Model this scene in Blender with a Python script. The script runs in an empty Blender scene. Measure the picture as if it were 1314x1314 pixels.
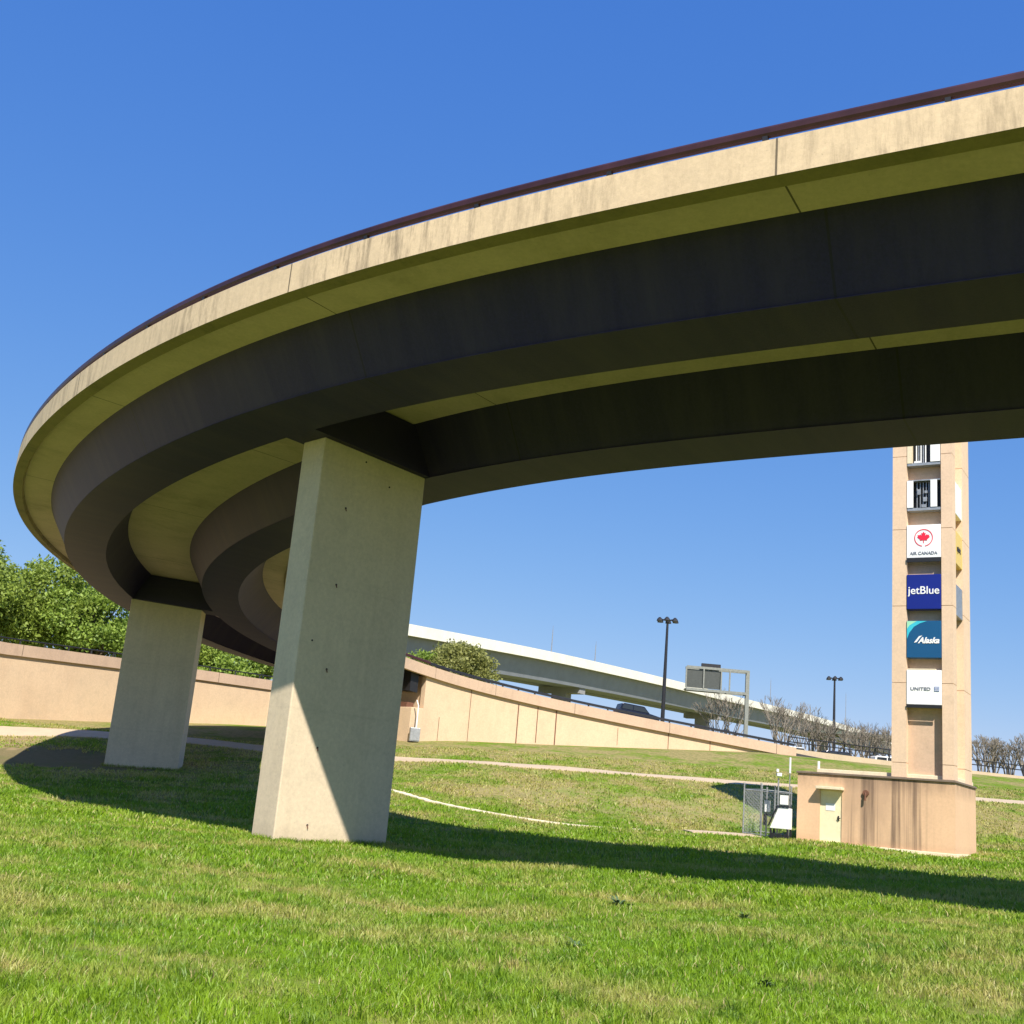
import bpy, bmesh, math, random
import numpy as np
from mathutils import Vector, Matrix
random.seed(7); rng = np.random.default_rng(11)
sc = bpy.context.scene
col = sc.collection

# ------------------------------------------------------------------ helpers
class MB:
    """collects faces (with optional uv) and links them as one mesh"""
    def __init__(s): s.v = []; s.f = []; s.uv = []; s.m = []
    def add(s, vs, fs, uvs=None, mi=0):
        b = len(s.v); s.v += [tuple(p) for p in vs]
        for k, f in enumerate(fs):
            s.f.append([b+i for i in f]); s.m.append(mi)
            s.uv.append(uvs[k] if uvs else None)
    def box(s, c, d, rz=0, mi=0, M=None):
        x, y, z = d[0]/2, d[1]/2, d[2]/2; R = Matrix.Rotation(rz, 3, 'Z')
        P = [Vector(c)+R @ Vector(p) for p in [(-x,-y,-z),(x,-y,-z),(x,y,-z),(-x,y,-z),(-x,-y,z),(x,-y,z),(x,y,z),(-x,y,z)]]
        if M: P = [M @ p for p in P]
        s.add(P, [(0,3,2,1),(4,5,6,7),(0,1,5,4),(1,2,6,5),(2,3,7,6),(3,0,4,7)], mi=mi)
    def prism(s, base, top, mi=0):
        n = len(base)
        s.add(list(base)+list(top), [tuple(range(n))[::-1], tuple(range(n, 2*n))]+[(i, (i+1) % n, n+(i+1) % n, n+i) for i in range(n)], mi=mi)
    def tube(s, pts, rad, n=8, mi=0, cap=True):
        pts = [Vector(p) for p in pts]
        if not hasattr(rad, '__len__'): rad = [rad]*len(pts)
        V = []; F = []
        for i, p in enumerate(pts):
            t = (pts[min(i+1, len(pts)-1)]-pts[max(i-1, 0)]).normalized()
            a = t.cross(Vector((0,0,1)) if abs(t.z) < .95 else Vector((1,0,0))).normalized(); b = t.cross(a)
            for k in range(n):
                w = 2*math.pi*k/n; V.append(p+(a*math.cos(w)+b*math.sin(w))*rad[i])
        for i in range(len(pts)-1):
            for k in range(n):
                F.append((i*n+k, i*n+(k+1) % n, (i+1)*n+(k+1) % n, (i+1)*n+k))
        if cap: F += [tuple(range(n)), tuple(range((len(pts)-1)*n, len(pts)*n))[::-1]]
        s.add(V, F, mi=mi)
    def build(s, name, mat, parent=None, smooth=False, bevel=0):
        me = bpy.data.meshes.new(name); me.from_pydata(s.v, [], s.f)
        mats = mat if isinstance(mat, (list, tuple)) else [mat]
        for m in mats: me.materials.append(m)
        if len(mats) > 1: me.polygons.foreach_set('material_index', s.m)
        if any(u is not None for u in s.uv):
            l = me.uv_layers.new(name='UVMap'); i = 0
            for f, u in zip(s.f, s.uv):
                for k in range(len(f)):
                    l.data[i].uv = u[k] if u else (0, 0); i += 1
        if smooth: me.shade_smooth()
        me.update(); bm = bmesh.new(); bm.from_mesh(me)
        bmesh.ops.recalc_face_normals(bm, faces=bm.faces); bm.to_mesh(me); bm.free()
        o = bpy.data.objects.new(name, me); col.objects.link(o)
        if parent: o.parent = parent
        if bevel:
            b = o.modifiers.new('bevel', 'BEVEL'); b.width = bevel; b.segments = 2; b.limit_method = 'ANGLE'
        return o
def tag(o, label=None, cat=None, group=None, kind=None):
    for k, v in (('label', label), ('category', cat), ('group', group), ('kind', kind)):
        if v: o[k] = v
    return o
def thing(name, label, cat, group=None, loc=(0,0,0), rz=0):
    o = bpy.data.objects.new(name, None); col.objects.link(o); o.location = loc; o.rotation_euler = (0,0,rz)
    o.empty_display_size = .2
    return tag(o, label, cat, group)
def copy_tree(o, parent=None):
    c = o.copy(); col.objects.link(c)
    if parent: c.parent = parent
    for ch in list(o.children): copy_tree(ch, c)
    return c

# ------------------------------------------------------------------ materials
class NT:
    def __init__(s, name):
        s.m = bpy.data.materials.new(name); s.m.use_nodes = True; s.t = s.m.node_tree; s.n = s.t.nodes; s.l = s.t.links
        s.b = s.n['Principled BSDF']
    def node(s, typ, **kw):
        n = s.n.new(typ)
        for k, v in kw.items():
            if k in n.inputs.keys(): n.inputs[k].default_value = v
            else: setattr(n, k, v)
        return n
    def coord(s, kind='Object', scale=(1,1,1), loc=(0,0,0)):
        tc = s.n.new('ShaderNodeTexCoord'); mp = s.n.new('ShaderNodeMapping'); mp.inputs['Scale'].default_value = scale; mp.inputs['Location'].default_value = loc
        s.l.new(tc.outputs[kind], mp.inputs[0]); return mp.outputs[0]
    def noise(s, vec, scale=1., detail=4, rough=.6):
        n = s.n.new('ShaderNodeTexNoise'); n.inputs['Scale'].default_value = scale; n.inputs['Detail'].default_value = detail; n.inputs['Roughness'].default_value = rough
        s.l.new(vec, n.inputs['Vector']); return n.outputs['Fac']
    def ramp(s, fac, stops):
        r = s.n.new('ShaderNodeValToRGB'); e = r.color_ramp.elements
        while len(e) < len(stops): e.new(.5)
        for k, (p, c) in enumerate(stops):
            e[k].position = p; e[k].color = (c if hasattr(c, '__len__') else (c, c, c))+(1,) if not (hasattr(c, '__len__') and len(c) == 4) else c
        s.l.new(fac, r.inputs[0]); return r.outputs[0]
    def addc(s, a, v):
        m = s.n.new('ShaderNodeMath'); m.operation = 'ADD'; s.l.new(a, m.inputs[0]); m.inputs[1].default_value = v; return m.outputs[0]
    def mix(s, fac, a, b, mode='MIX'):
        m = s.n.new('ShaderNodeMix'); m.data_type = 'RGBA'; m.blend_type = mode
        for inp, v in ((m.inputs[0], fac), (m.inputs[6], a), (m.inputs[7], b)):
            if isinstance(v, (int, float)): inp.default_value = v
            elif isinstance(v, tuple): inp.default_value = v+(1,) if len(v) == 3 else v
            else: s.l.new(v, inp)
        return m.outputs[2]
    def col(s, c):
        if isinstance(c, tuple): s.b.inputs['Base Color'].default_value = c+(1,)
        else: s.l.new(c, s.b.inputs['Base Color'])
    def bump(s, h, strength=.3, dist=.02):
        b = s.n.new('ShaderNodeBump'); b.inputs['Strength'].default_value = strength; b.inputs['Distance'].default_value = dist
        s.l.new(h, b.inputs['Height']); s.l.new(b.outputs[0], s.b.inputs['Normal'])
    def rough(s, v): s.b.inputs['Roughness'].default_value = v

def ramp2(c): return tuple(c)
def simple(name, c, rough=.6, metal=0., var=.25, scale=6.):
    t = NT(name); n = t.noise(t.coord(), scale, 5, .65)
    d = tuple(x*(1-var) for x in c); b = tuple(min(1, x*(1+var*.6)) for x in c)
    t.col(t.ramp(n, [(.3, d), (.7, b)])); t.rough(rough); t.b.inputs['Metallic'].default_value = metal
    t.bump(n, .15, .01); return t.m
def concrete(name, c, streak=.5, kind='Object', sscale=(1.2, 1.2, .07), dark=(.16, .12, .08), joints=0):
    t = NT(name); ob = t.coord()
    n1 = t.noise(ob, .35, 5, .6); n2 = t.noise(ob, 9, 6, .7)
    base = t.mix(n1, tuple(x*.80 for x in c), tuple(min(1, x*1.14) for x in c))
    base = t.mix(.22, base, t.ramp(n2, [(.3, tuple(x*.55 for x in c)), (.7, tuple(min(1, x*1.35) for x in c))]))
    v = t.coord(kind, sscale); n3 = t.noise(v, 1., 6, .72)
    m = t.ramp(n3, [(.47, 0.), (.68, 1.)])
    big = t.noise(t.coord('Object', (1,1,.5), (13,4,2)), .25, 2, .5)
    mm = t.n.new('ShaderNodeMath'); mm.operation = 'MULTIPLY'; t.l.new(m, mm.inputs[0]); t.l.new(t.ramp(big, [(.38, .15), (.62, 1.)]), mm.inputs[1])
    m2 = t.n.new('ShaderNodeMath'); m2.operation = 'MULTIPLY'; t.l.new(mm.outputs[0], m2.inputs[0]); m2.inputs[1].default_value = streak
    base = t.mix(m2.outputs[0], base, dark)
    md = t.noise(t.coord('Object', (1,1,1), (7,1,3)), 1.6, 6, .68)
    base = t.mix(t.ramp(md, [(.50, 0.), (.70, .30)]), base, tuple(x*.62+.03 for x in c))
    # pores
    n5 = t.noise(ob, 28, 2, .5)
    base = t.mix(t.ramp(n5, [(.68, 0.), (.76, .45)]), base, tuple(x*.35 for x in c))
    if joints:
        sx = t.n.new('ShaderNodeSeparateXYZ'); t.l.new(t.coord('UV'), sx.inputs[0])
        mo = t.n.new('ShaderNodeMath'); mo.operation = 'PINGPONG'; t.l.new(t.addc(sx.outputs[0], 6.4), mo.inputs[0]); mo.inputs[1].default_value = joints/2
        lt = t.n.new('ShaderNodeMath'); lt.operation = 'LESS_THAN'; t.l.new(mo.outputs[0], lt.inputs[0]); lt.inputs[1].default_value = .022
        base = t.mix(lt.outputs[0], base, tuple(x*.22 for x in c))
    t.col(base); t.rough(.9); t.bump(n2, .35, .012); return t.m

M = {}
M['parapet'] = concrete('parapet_concrete', (.70,.53,.34), 1.0, 'UV', (3.2, .45, 1), (.19,.14,.09), joints=12.7)
M['soffit'] = concrete('soffit_concrete', (.58,.44,.40), .42, 'UV', (.5, .35, 1), (.16,.13,.06), joints=12.7)
def pour_lines(m, step, c):
    t = NT('tmp'); bpy.data.materials.remove(t.m); nt_ = m.node_tree; bsdf = nt_.nodes['Principled BSDF']; src = bsdf.inputs['Base Color'].links[0].from_socket
    N = nt_.nodes.new; Lk = nt_.links.new; g = N('ShaderNodeNewGeometry'); sx = N('ShaderNodeSeparateXYZ'); Lk(g.outputs['Position'], sx.inputs[0])
    nz = N('ShaderNodeTexNoise'); nz.inputs['Scale'].default_value = 1.1; Lk(g.outputs['Position'], nz.inputs['Vector'])
    ma = N('ShaderNodeMath'); ma.operation = 'MULTIPLY_ADD'; Lk(nz.outputs['Fac'], ma.inputs[0]); ma.inputs[1].default_value = .06; Lk(sx.outputs[2], ma.inputs[2])
    pp = N('ShaderNodeMath'); pp.operation = 'PINGPONG'; Lk(ma.outputs[0], pp.inputs[0]); pp.inputs[1].default_value = step/2
    mr = N('ShaderNodeMapRange'); Lk(pp.outputs[0], mr.inputs[0]); mr.inputs[1].default_value = .012; mr.inputs[2].default_value = .05; mr.inputs[3].default_value = .10; mr.inputs[4].default_value = 0
    mx = N('ShaderNodeMix'); mx.data_type = 'RGBA'; Lk(mr.outputs[0], mx.inputs[0]); Lk(src, mx.inputs[6]); mx.inputs[7].default_value = c+(1,)
    ft = N('ShaderNodeMapRange'); Lk(sx.outputs[2], ft.inputs[0]); ft.inputs[1].default_value = -.1; ft.inputs[2].default_value = .5; ft.inputs[3].default_value = .45; ft.inputs[4].default_value = 0
    fm = N('ShaderNodeMath'); fm.operation = 'MULTIPLY'; Lk(ft.outputs[0], fm.inputs[0]); Lk(nz.outputs['Fac'], fm.inputs[1])
    m2 = N('ShaderNodeMix'); m2.data_type = 'RGBA'; Lk(fm.outputs[0], m2.inputs[0]); Lk(mx.outputs[2], m2.inputs[6]); m2.inputs[7].default_value = (.30,.20,.12,1)
    Lk(m2.outputs[2], bsdf.inputs['Base Color'])
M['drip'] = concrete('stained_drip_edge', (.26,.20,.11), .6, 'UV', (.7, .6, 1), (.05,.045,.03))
M['pier'] = concrete('pier_concrete', (.66,.54,.385), .22, dark=(.28,.2,.13))
pour_lines(M['pier'], 3.66, (.36,.29,.21))
M['wall'] = concrete('wall_concrete', (.66,.485,.315), .22, 'UV', (.5,.12,1), (.35,.2,.12), joints=0)
M['cap'] = concrete('cap_concrete', (.55,.39,.27), .25, 'UV', (1.2, .3, 1), (.2,.13,.1), joints=9)
M['building'] = concrete('painted_masonry', (.66,.42,.25), .75, 'Object', (1.5,1.5,.06), (.14,.10,.08))
def stained():
    t = NT('water_stained_masonry'); ob = t.coord(); c = (.72,.475,.29)
    n2 = t.noise(ob, 9, 6, .7); base = t.mix(t.noise(ob, .5, 5, .6), tuple(x*.85 for x in c), tuple(x*1.12 for x in c))
    base = t.mix(.18, base, t.ramp(n2, [(.3, tuple(x*.5 for x in c)), (.7, tuple(min(1, x*1.3) for x in c))]))
    sx = t.n.new('ShaderNodeSeparateXYZ'); t.l.new(ob, sx.inputs[0])
    st = t.noise(t.coord('Object', (2.3, .01, .05), (1.7, 0, 0)), 1., 3, .55)
    fine = t.noise(t.coord('Object', (9, .01, .35)), 1., 5, .7)
    def mul(a, b):
        m = t.n.new('ShaderNodeMath'); m.operation = 'MULTIPLY'
        for i, q in enumerate((a, b)):
            if isinstance(q, (int, float)): m.inputs[i].default_value = q
            else: t.l.new(q, m.inputs[i])
        return m.outputs[0]
    def rng_(src, a, b, c0, c1):
        m = t.n.new('ShaderNodeMapRange'); t.l.new(src, m.inputs[0])
        for i, v in enumerate((a, b, c0, c1)): m.inputs[i+1].default_value = v
        return m.outputs[0]
    X, Y, Z = sx.outputs
    mask = mul(mul(rng_(X, 1.95, 2.15, 0, 1), rng_(X, 4.9, 6.2, 1, .0)), rng_(Y, .2, .6, 1, .35))
    streak = mul(mul(t.ramp(st, [(.47, 0.), (.57, 1.)]), t.ramp(fine, [(.25, .35), (.65, 1.)])), mask)
    topd = mul(rng_(Z, 2.25, 2.95, 0, .75), t.ramp(t.noise(t.coord('Object', (2.,2.,.6)), 1., 5, .7), [(.3, .2), (.65, 1.)]))
    rust_ = mul(mask, mul(t.ramp(t.noise(t.coord('Object', (.9,.9,.25)), 1., 4, .6), [(.35, 0.), (.6, 1.)]), .75))
    base = t.mix(rust_, base, (.47,.31,.20)); base = t.mix(topd, base, (.20,.13,.09)); base = t.mix(mul(streak, .88), base, (.13,.085,.06))
    low = rng_(Z, .1, .45, .35, 0); base = t.mix(low, base, (.36,.22,.13))
    t.col(base); t.rough(.92); t.bump(n2, .35, .012); return t.m
M['stained'] = stained()
M['roof_edge'] = concrete('weathered_roof_edge', (.20,.15,.11), .7, dark=(.05,.04,.03))
M['tower'] = concrete('tower_masonry', (.74,.54,.37), .14, 'Object', (1.2,1.2,.05), (.4,.27,.17))
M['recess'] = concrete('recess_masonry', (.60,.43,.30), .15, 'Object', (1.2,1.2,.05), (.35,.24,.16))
M['pale'] = concrete('pale_concrete', (.78,.66,.46), .15)
M['path'] = concrete('path_concrete', (.54,.42,.28), .2)
M['white_conc'] = concrete('white_painted_concrete', (.86,.82,.69), .08)
M['grey_conc'] = concrete('grey_concrete', (.30,.30,.30), .2)
M['asphalt'] = concrete('asphalt', (.05,.05,.052), .1)
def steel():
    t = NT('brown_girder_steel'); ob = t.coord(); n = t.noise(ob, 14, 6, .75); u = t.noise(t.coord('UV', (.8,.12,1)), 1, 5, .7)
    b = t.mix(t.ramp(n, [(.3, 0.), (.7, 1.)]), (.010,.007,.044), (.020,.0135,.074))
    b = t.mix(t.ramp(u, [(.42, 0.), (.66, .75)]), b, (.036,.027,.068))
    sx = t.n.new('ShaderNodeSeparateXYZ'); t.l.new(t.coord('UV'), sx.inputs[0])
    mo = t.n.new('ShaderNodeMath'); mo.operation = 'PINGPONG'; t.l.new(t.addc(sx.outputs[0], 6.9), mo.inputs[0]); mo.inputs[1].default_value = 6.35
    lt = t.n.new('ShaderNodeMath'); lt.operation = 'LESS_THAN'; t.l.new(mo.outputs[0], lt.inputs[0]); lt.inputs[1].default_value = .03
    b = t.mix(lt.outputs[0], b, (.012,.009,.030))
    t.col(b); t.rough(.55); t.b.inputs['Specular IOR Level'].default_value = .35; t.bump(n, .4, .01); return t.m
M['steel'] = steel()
M['rail'] = simple('brown_rail_metal', (.075,.028,.028), .38, .3, .5, .5)
M['dark'] = simple('dark_metal', (.035,.035,.04), .5, .5)
M['grey'] = simple('grey_galvanised_steel', (.42,.43,.43), .45, .6)
M['gantry'] = simple('gantry_grey_steel', (.24,.25,.22), .55, .2)
M['girder_blue'] = simple('blue_grey_girder_paint', (.27,.29,.33), .55, .1, .12, .6)
M['white'] = simple('white_paint', (.85,.85,.83), .45, 0, .05)
M['door'] = simple('yellow_door_paint', (.82,.73,.48), .5, 0, .08)
M['rust'] = simple('rust', (.16,.07,.04), .8)
M['sign_grey'] = simple('dark_grey_sign_back', (.06,.068,.062), .6)
M['black'] = simple('black_paint', (.015,.015,.017), .5)
M['bark'] = simple('tree_bark', (.10,.075,.055), .9, 0, .4, 8)
M['twig'] = simple('grey_twigs', (.22,.19,.15), .9, 0, .4, 3)
M['car_navy'] = simple('navy_car_paint', (.012,.016,.035), .25, .3, .05)
M['car_silver'] = simple('silver_car_paint', (.50,.51,.53), .3, .4, .05)
M['car_white'] = simple('white_car_paint', (.8,.8,.8), .3, 0, .03)
M['car_red'] = simple('red_car_paint', (.25,.02,.02), .3, 0, .05)
M['tyre'] = simple('tyre_rubber', (.02,.02,.02), .85)
M['canopy'] = simple('green_canopy_paint', (.10,.13,.10), .6)
M['flag_red'] = simple('red_vinyl', (.75,.02,.05), .4, 0, .03)
M['navy_sign'] = simple('navy_vinyl', (.008,.018,.21), .35, 0, .06, 2)
M['yellow_sign'] = simple('yellow_vinyl', (.80,.55,.10), .4, 0, .05)
M['grey_ink'] = simple('grey_lettering', (.20,.21,.25), .5, 0, .05)
M['blue_ink'] = simple('blue_lettering', (.08,.16,.40), .5, 0, .05)
def glassm():
    t = NT('dark_glass'); t.col((.02,.025,.03)); t.rough(.08); t.b.inputs['Specular IOR Level'].default_value = .7
    return t.m
M['glass'] = glassm()
def teal():
    t = NT('teal_sign_face'); c = t.coord('Object'); g = t.noise(c, .6, 1, .5)
    t.col(t.mix(g, (.008,.07,.17), (.012,.10,.24))); t.rough(.35); return t.m
M['teal'] = teal()
M['cyan'] = simple('cyan_vinyl', (.05,.50,.62), .35, 0, .1, 1.5)
M['lime'] = simple('pale_green_vinyl', (.35,.70,.45), .35, 0, .1, 1.5)
def leaf(name, a, b, tr=.35):
    t = NT(name); g = t.n.new('ShaderNodeAttribute'); g.attribute_name = 'rnd'
    n = t.noise(t.coord(), .45, 3, .6)
    c = t.mix(g.outputs['Fac'], a, b); c = t.mix(t.ramp(n, [(.35, 0.), (.65, .5)]), c, tuple(min(1, x*1.3) for x in b))
    t.col(c); t.rough(.6)
    tr_ = t.n.new('ShaderNodeBsdfTranslucent'); t.l.new(c, tr_.inputs[0]); ms = t.n.new('ShaderNodeMixShader'); ms.inputs[0].default_value = tr
    t.l.new(t.b.outputs[0], ms.inputs[1]); t.l.new(tr_.outputs[0], ms.inputs[2]); t.l.new(ms.outputs[0], t.n['Material Output'].inputs[0]); return t.m
M['leaf'] = leaf('green_leaves', (.095,.15,.020), (.27,.35,.050))
M['leaf_olive'] = leaf('olive_leaves', (.14,.15,.04), (.32,.33,.09))
M['leaf_bright'] = leaf('bright_green_leaves', (.10,.175,.025), (.28,.38,.055))

def patch_nodes(t):
    """dry / lush pattern of the lawn in world space; returns (lawn colour, noise)"""
    w = t.n.new('ShaderNodeNewGeometry').outputs['Position']
    def mp(scale, loc=(0,0,0)):
        m = t.n.new('ShaderNodeMapping'); m.inputs['Scale'].default_value = scale; m.inputs['Location'].default_value = loc; t.l.new(w, m.inputs[0]); return m.outputs[0]
    n1 = t.noise(mp((.26,.26,.1)), 1., 6, .66)      # broad dry patches
    n2 = t.noise(mp((1.5,1.3,.2), (5,3,0)), 1., 5, .70)  # tufts
    n3 = t.noise(mp((.06,.09,.0), (2,8,0)), 1., 2, .5)
    sx = t.n.new('ShaderNodeSeparateXYZ'); t.l.new(w, sx.inputs[0])
    # the bank behind the tower is drier than the lawn
    mr = t.n.new('ShaderNodeMapRange'); t.l.new(sx.outputs[1], mr.inputs[0]); mr.inputs[1].default_value = 50; mr.inputs[2].default_value = 62; mr.inputs[3].default_value = 0; mr.inputs[4].default_value = .11
    # a worn strip across the lawn in front of the pier
    d = t.n.new('ShaderNodeMath'); d.operation = 'SUBTRACT'; t.l.new(sx.outputs[1], d.inputs[0]); d.inputs[1].default_value = 17.5
    ab = t.n.new('ShaderNodeMath'); ab.operation = 'ABSOLUTE'; t.l.new(d.outputs[0], ab.inputs[0])
    mr2 = t.n.new('ShaderNodeMapRange'); t.l.new(ab.outputs[0], mr2.inputs[0]); mr2.inputs[1].default_value = .5; mr2.inputs[2].default_value = 4.5; mr2.inputs[3].default_value = .07; mr2.inputs[4].default_value = 0
    mr3 = t.n.new('ShaderNodeMapRange'); t.l.new(sx.outputs[0], mr3.inputs[0]); mr3.inputs[1].default_value = -3; mr3.inputs[2].default_value = 4; mr3.inputs[3].default_value = 1; mr3.inputs[4].default_value = .1
    pr = t.n.new('ShaderNodeMath'); pr.operation = 'MULTIPLY'; t.l.new(mr2.outputs[0], pr.inputs[0]); t.l.new(mr3.outputs[0], pr.inputs[1])
    s = n1
    for q in (mr.outputs[0], pr.outputs[0]):
        a = t.n.new('ShaderNodeMath'); a.operation = 'ADD'; t.l.new(s, a.inputs[0]); t.l.new(q, a.inputs[1]); s = a.outputs[0]
    m2 = t.n.new('ShaderNodeMath'); m2.operation = 'MULTIPLY_ADD'; t.l.new(n2, m2.inputs[0]); m2.inputs[1].default_value = .42; t.l.new(s, m2.inputs[2])
    dry = t.ramp(m2.outputs[0], [(.70, 0.), (.86, 1.)])
    return dry, n2, n3
def ground_mat():
    t = NT('lawn_soil_and_grass'); dry, n2, n3 = patch_nodes(t)
    g = t.mix(n3, (.13,.23,.014), (.22,.31,.018)); g = t.mix(t.ramp(n2, [(.3, 0.), (.7, .7)]), g, (.085,.15,.02))
    c = t.mix(dry, g, (.32,.26,.11))
    fine = t.noise(t.coord('Object', (4,4,4)), 1., 7, .78)
    c = t.mix(t.ramp(fine, [(.38, .7), (.56, 0.)]), c, (.075,.10,.018))
    w = t.n.new('ShaderNodeNewGeometry').outputs['Position']
    def blob(cx, cy, rx, ry, c, dirt, strength=1.):
        m = t.n.new('ShaderNodeMapping'); m.inputs['Location'].default_value = (-cx/rx, -cy/ry, 0); m.inputs['Scale'].default_value = (1/rx, 1/ry, 0); t.l.new(w, m.inputs[0])
        ln = t.n.new('ShaderNodeVectorMath'); ln.operation = 'LENGTH'; t.l.new(m.outputs[0], ln.inputs[0])
        nz = t.noise(w, .9, 5, .7); a = t.n.new('ShaderNodeMath'); a.operation = 'MULTIPLY_ADD'; t.l.new(nz, a.inputs[0]); a.inputs[1].default_value = .9; t.l.new(ln.outputs['Value'], a.inputs[2])
        return t.mix(t.ramp(a.outputs[0], [(.55+.45, strength), (.55+.72, 0.)] if False else [(.95, strength), (1.0, 0.)]), c, dirt)
    c = blob(-24.5, 65.5, 14, 11, c, (.16,.13,.07), .75); c = blob(-32, 71, 10, 7, c, (.30,.22,.12), .85); c = blob(8.5, 61, 16, 6.5, c, (.33,.28,.13), .3)
    t.col(c); t.rough(1); t.b.inputs['Specular IOR Level'].default_value = .1
    t.bump(t.noise(t.coord('Object', (5,5,5)), 1., 5, .7), .8, .08); return t.m
M['ground'] = ground_mat()
def blade_mat():
    t = NT('grass_blades'); dry, n2, n3 = patch_nodes(t); g = t.n.new('ShaderNodeAttribute'); g.attribute_name = 'rnd'
    a = t.mix(n3, (.18,.37,.011), (.36,.50,.015)); a = t.mix(t.ramp(n2, [(.33, .75), (.52, 0.)]), a, (.055,.13,.016)); a = t.mix(g.outputs['Fac'], t.mix(.5, a, (.08,.16,.008)), a)
    st = t.ramp(g.outputs['Fac'], [(.55, .0), (.62, 1.)])
    dd = t.mix(g.outputs['Fac'], (.33,.36,.05), (.52,.45,.17))
    c = t.mix(dry, a, dd)
    sel = t.ramp(g.outputs['Fac'], [(.94, 0.), (.96, 1.)]); c = t.mix(sel, c, (.48,.40,.17))
    t.col(c); t.rough(.5)
    tr_ = t.n.new('ShaderNodeBsdfTranslucent'); t.l.new(c, tr_.inputs[0]); ms = t.n.new('ShaderNodeMixShader'); ms.inputs[0].default_value = .35
    t.l.new(t.b.outputs[0], ms.inputs[1]); t.l.new(tr_.outputs[0], ms.inputs[2]); t.l.new(ms.outputs[0], t.n['Material Output'].inputs[0]); return t.m
M['blade'] = blade_mat()

# ------------------------------------------------------------------ road alignment of the loop ramp
K_S = [-62,-12,5,20,40,60,85,120,134]; K_V = [-.002,-.00375,.02085,.01481,.02133,.02232,.03353,-.00849,0.]
SS = np.linspace(-62, 134, 1961); DS = SS[1]-SS[0]
kk = np.interp(SS, K_S, K_V); hh = np.cumsum(kk)*DS; I0 = int(np.argmin(abs(SS))); HH = 2.5401-(hh-hh[I0])
XX = np.cumsum(np.cos(HH))*DS; YY = np.cumsum(np.sin(HH))*DS
XX = XX-XX[I0]-1.03041; YY = YY-YY[I0]+22.67337
uu = SS/50; ZZ = 13.34495+.0835*np.maximum(uu, -.3)-.92011*np.where(uu > 0, uu*uu, .3*uu*uu)+.00986*uu**3
HP = .78; W = 13.342
A1, A2, A3, A4, A5, A6, A7 = 1.582, 2.469, 4.211, 8.023, 8.904, 10.643, 11.758
TD = 1.388; SOF = .137
def at(s, o, v, off=0.):
    X = float(np.interp(s, SS, XX)); Y = float(np.interp(s, SS, YY)); H = float(np.interp(s, SS, HH)); Z = float(np.interp(s, SS, ZZ))
    e = .05737+.01651*max(min(s, 120), -15)/50
    return Vector((X+math.sin(H)*o+math.cos(H)*off, Y-math.cos(H)*o+math.sin(H)*off, Z+v-e*o))
def head(s): return float(np.interp(s, SS, HH))
def sweep(prof, s0, s1, step=.75, mb=None, mi=0, zfix=None):
    mb = mb or MB(); n = max(2, int(math.ceil((s1-s0)/step))+1); k = len(prof)
    S_ = np.linspace(s0, s1, n); V = []
    for s in S_:
        for (o, v) in prof: V.append(at(s, o, v))
    per = [0.]
    for i in range(k): per.append(per[-1]+math.dist(prof[i], prof[(i+1) % k]))
    F = []; U = []
    for i in range(n-1):
        for j in range(k):
            j2 = (j+1) % k
            F.append((i*k+j, (i+1)*k+j, (i+1)*k+j2, i*k+j2))
            U.append([(S_[i], per[j]), (S_[i+1], per[j]), (S_[i+1], per[j+1]), (S_[i], per[j+1])])
    F += [tuple(range(k)), tuple(range((n-1)*k, n*k))[::-1]]; U += [[(S_[0]+.5, p) for p in per[:k]], [(S_[-1]+.5, p) for p in per[:k]]]
    mb.add(V, F, U, mi); return mb

# ------------------------------------------------------------------ terrain
Q = [-.45,-.31,-.2,0.,.23,.45]
PROF = [
 [(0,0),(20,0),(35,0.05),(45,.1),(54,.6),(60,1.2),(66,1.65),(72,2.6),(76,3.6),(80,4.1),(90,4.9),(100,5.9),(130,7)],
 [(0,0),(20,-.03),(35,0.0),(45,.1),(54,.6),(60,1.25),(66,1.62),(72,2.55),(77,3.55),(82,4.2),(90,4.9),(100,5.9),(130,7)],
 [(0,0),(20,-.05),(35,-.09),(45,.1),(54,.7),(60,1.25),(66,1.9),(72,2.9),(78,3.7),(88,5.1),(100,6.0),(130,7)],
 [(0,0),(20,-.05),(32,-.06),(40,.04),(48,.25),(52,.7),(55,.95),(60,1.85),(66,2.9),(71,3.65),(75,3.9),(80,4.9),(87,5.7),(100,6.2),(130,7)],
 [(0,0),(20,.1),(28,.18),(38,.28),(46,.72),(50,.9),(55,1.0),(60,1.6),(66,2.9),(70.5,3.8),(74,4.0),(80,5.1),(88,6.6),(94,7.1),(100,7.3),(130,8)],
 [(0,0),(20,.2),(27,.28),(37,.45),(45,.8),(50,.98),(56,1.3),(60,1.9),(66,3.1),(70.5,4.0),(74,4.3),(80,5.3),(90,6.6),(100,7.1),(106,7.3),(130,8)]]
PY = np.linspace(0, 130, 521)
TAB = np.array([np.interp(PY, [a for a, b in p], [b for a, b in p]) for p in PROF])
ker = np.exp(-.5*(np.arange(-12, 13)/5.)**2); ker /= ker.sum()
TAB = np.array([np.convolve(np.pad(r, 12, mode='edge'), ker, 'valid') for r in TAB])
LW = [(-120,20,3.0),(-50,52,3.4),(-33.6,80,3.95),(-28.6,88.5,4.8),(-19.35,99.5,5.9),(-6,111,6)]   # face line of the left retaining wall
LWTOP = [(-120,20,8.6),(-50,52,9.0),(-34.4,80,9.31),(-28.84,89,9.75),(-19.39,100,9.95),(-6,111,9.9)]
RWl = [at(s, W-.25, 0) for s in np.linspace(82.5, 122, 40)]
BARR = [(24.4,95.3),(34.1,100),(43,103),(48.4,106),(62,112),(95,122),(170,150)]
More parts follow.
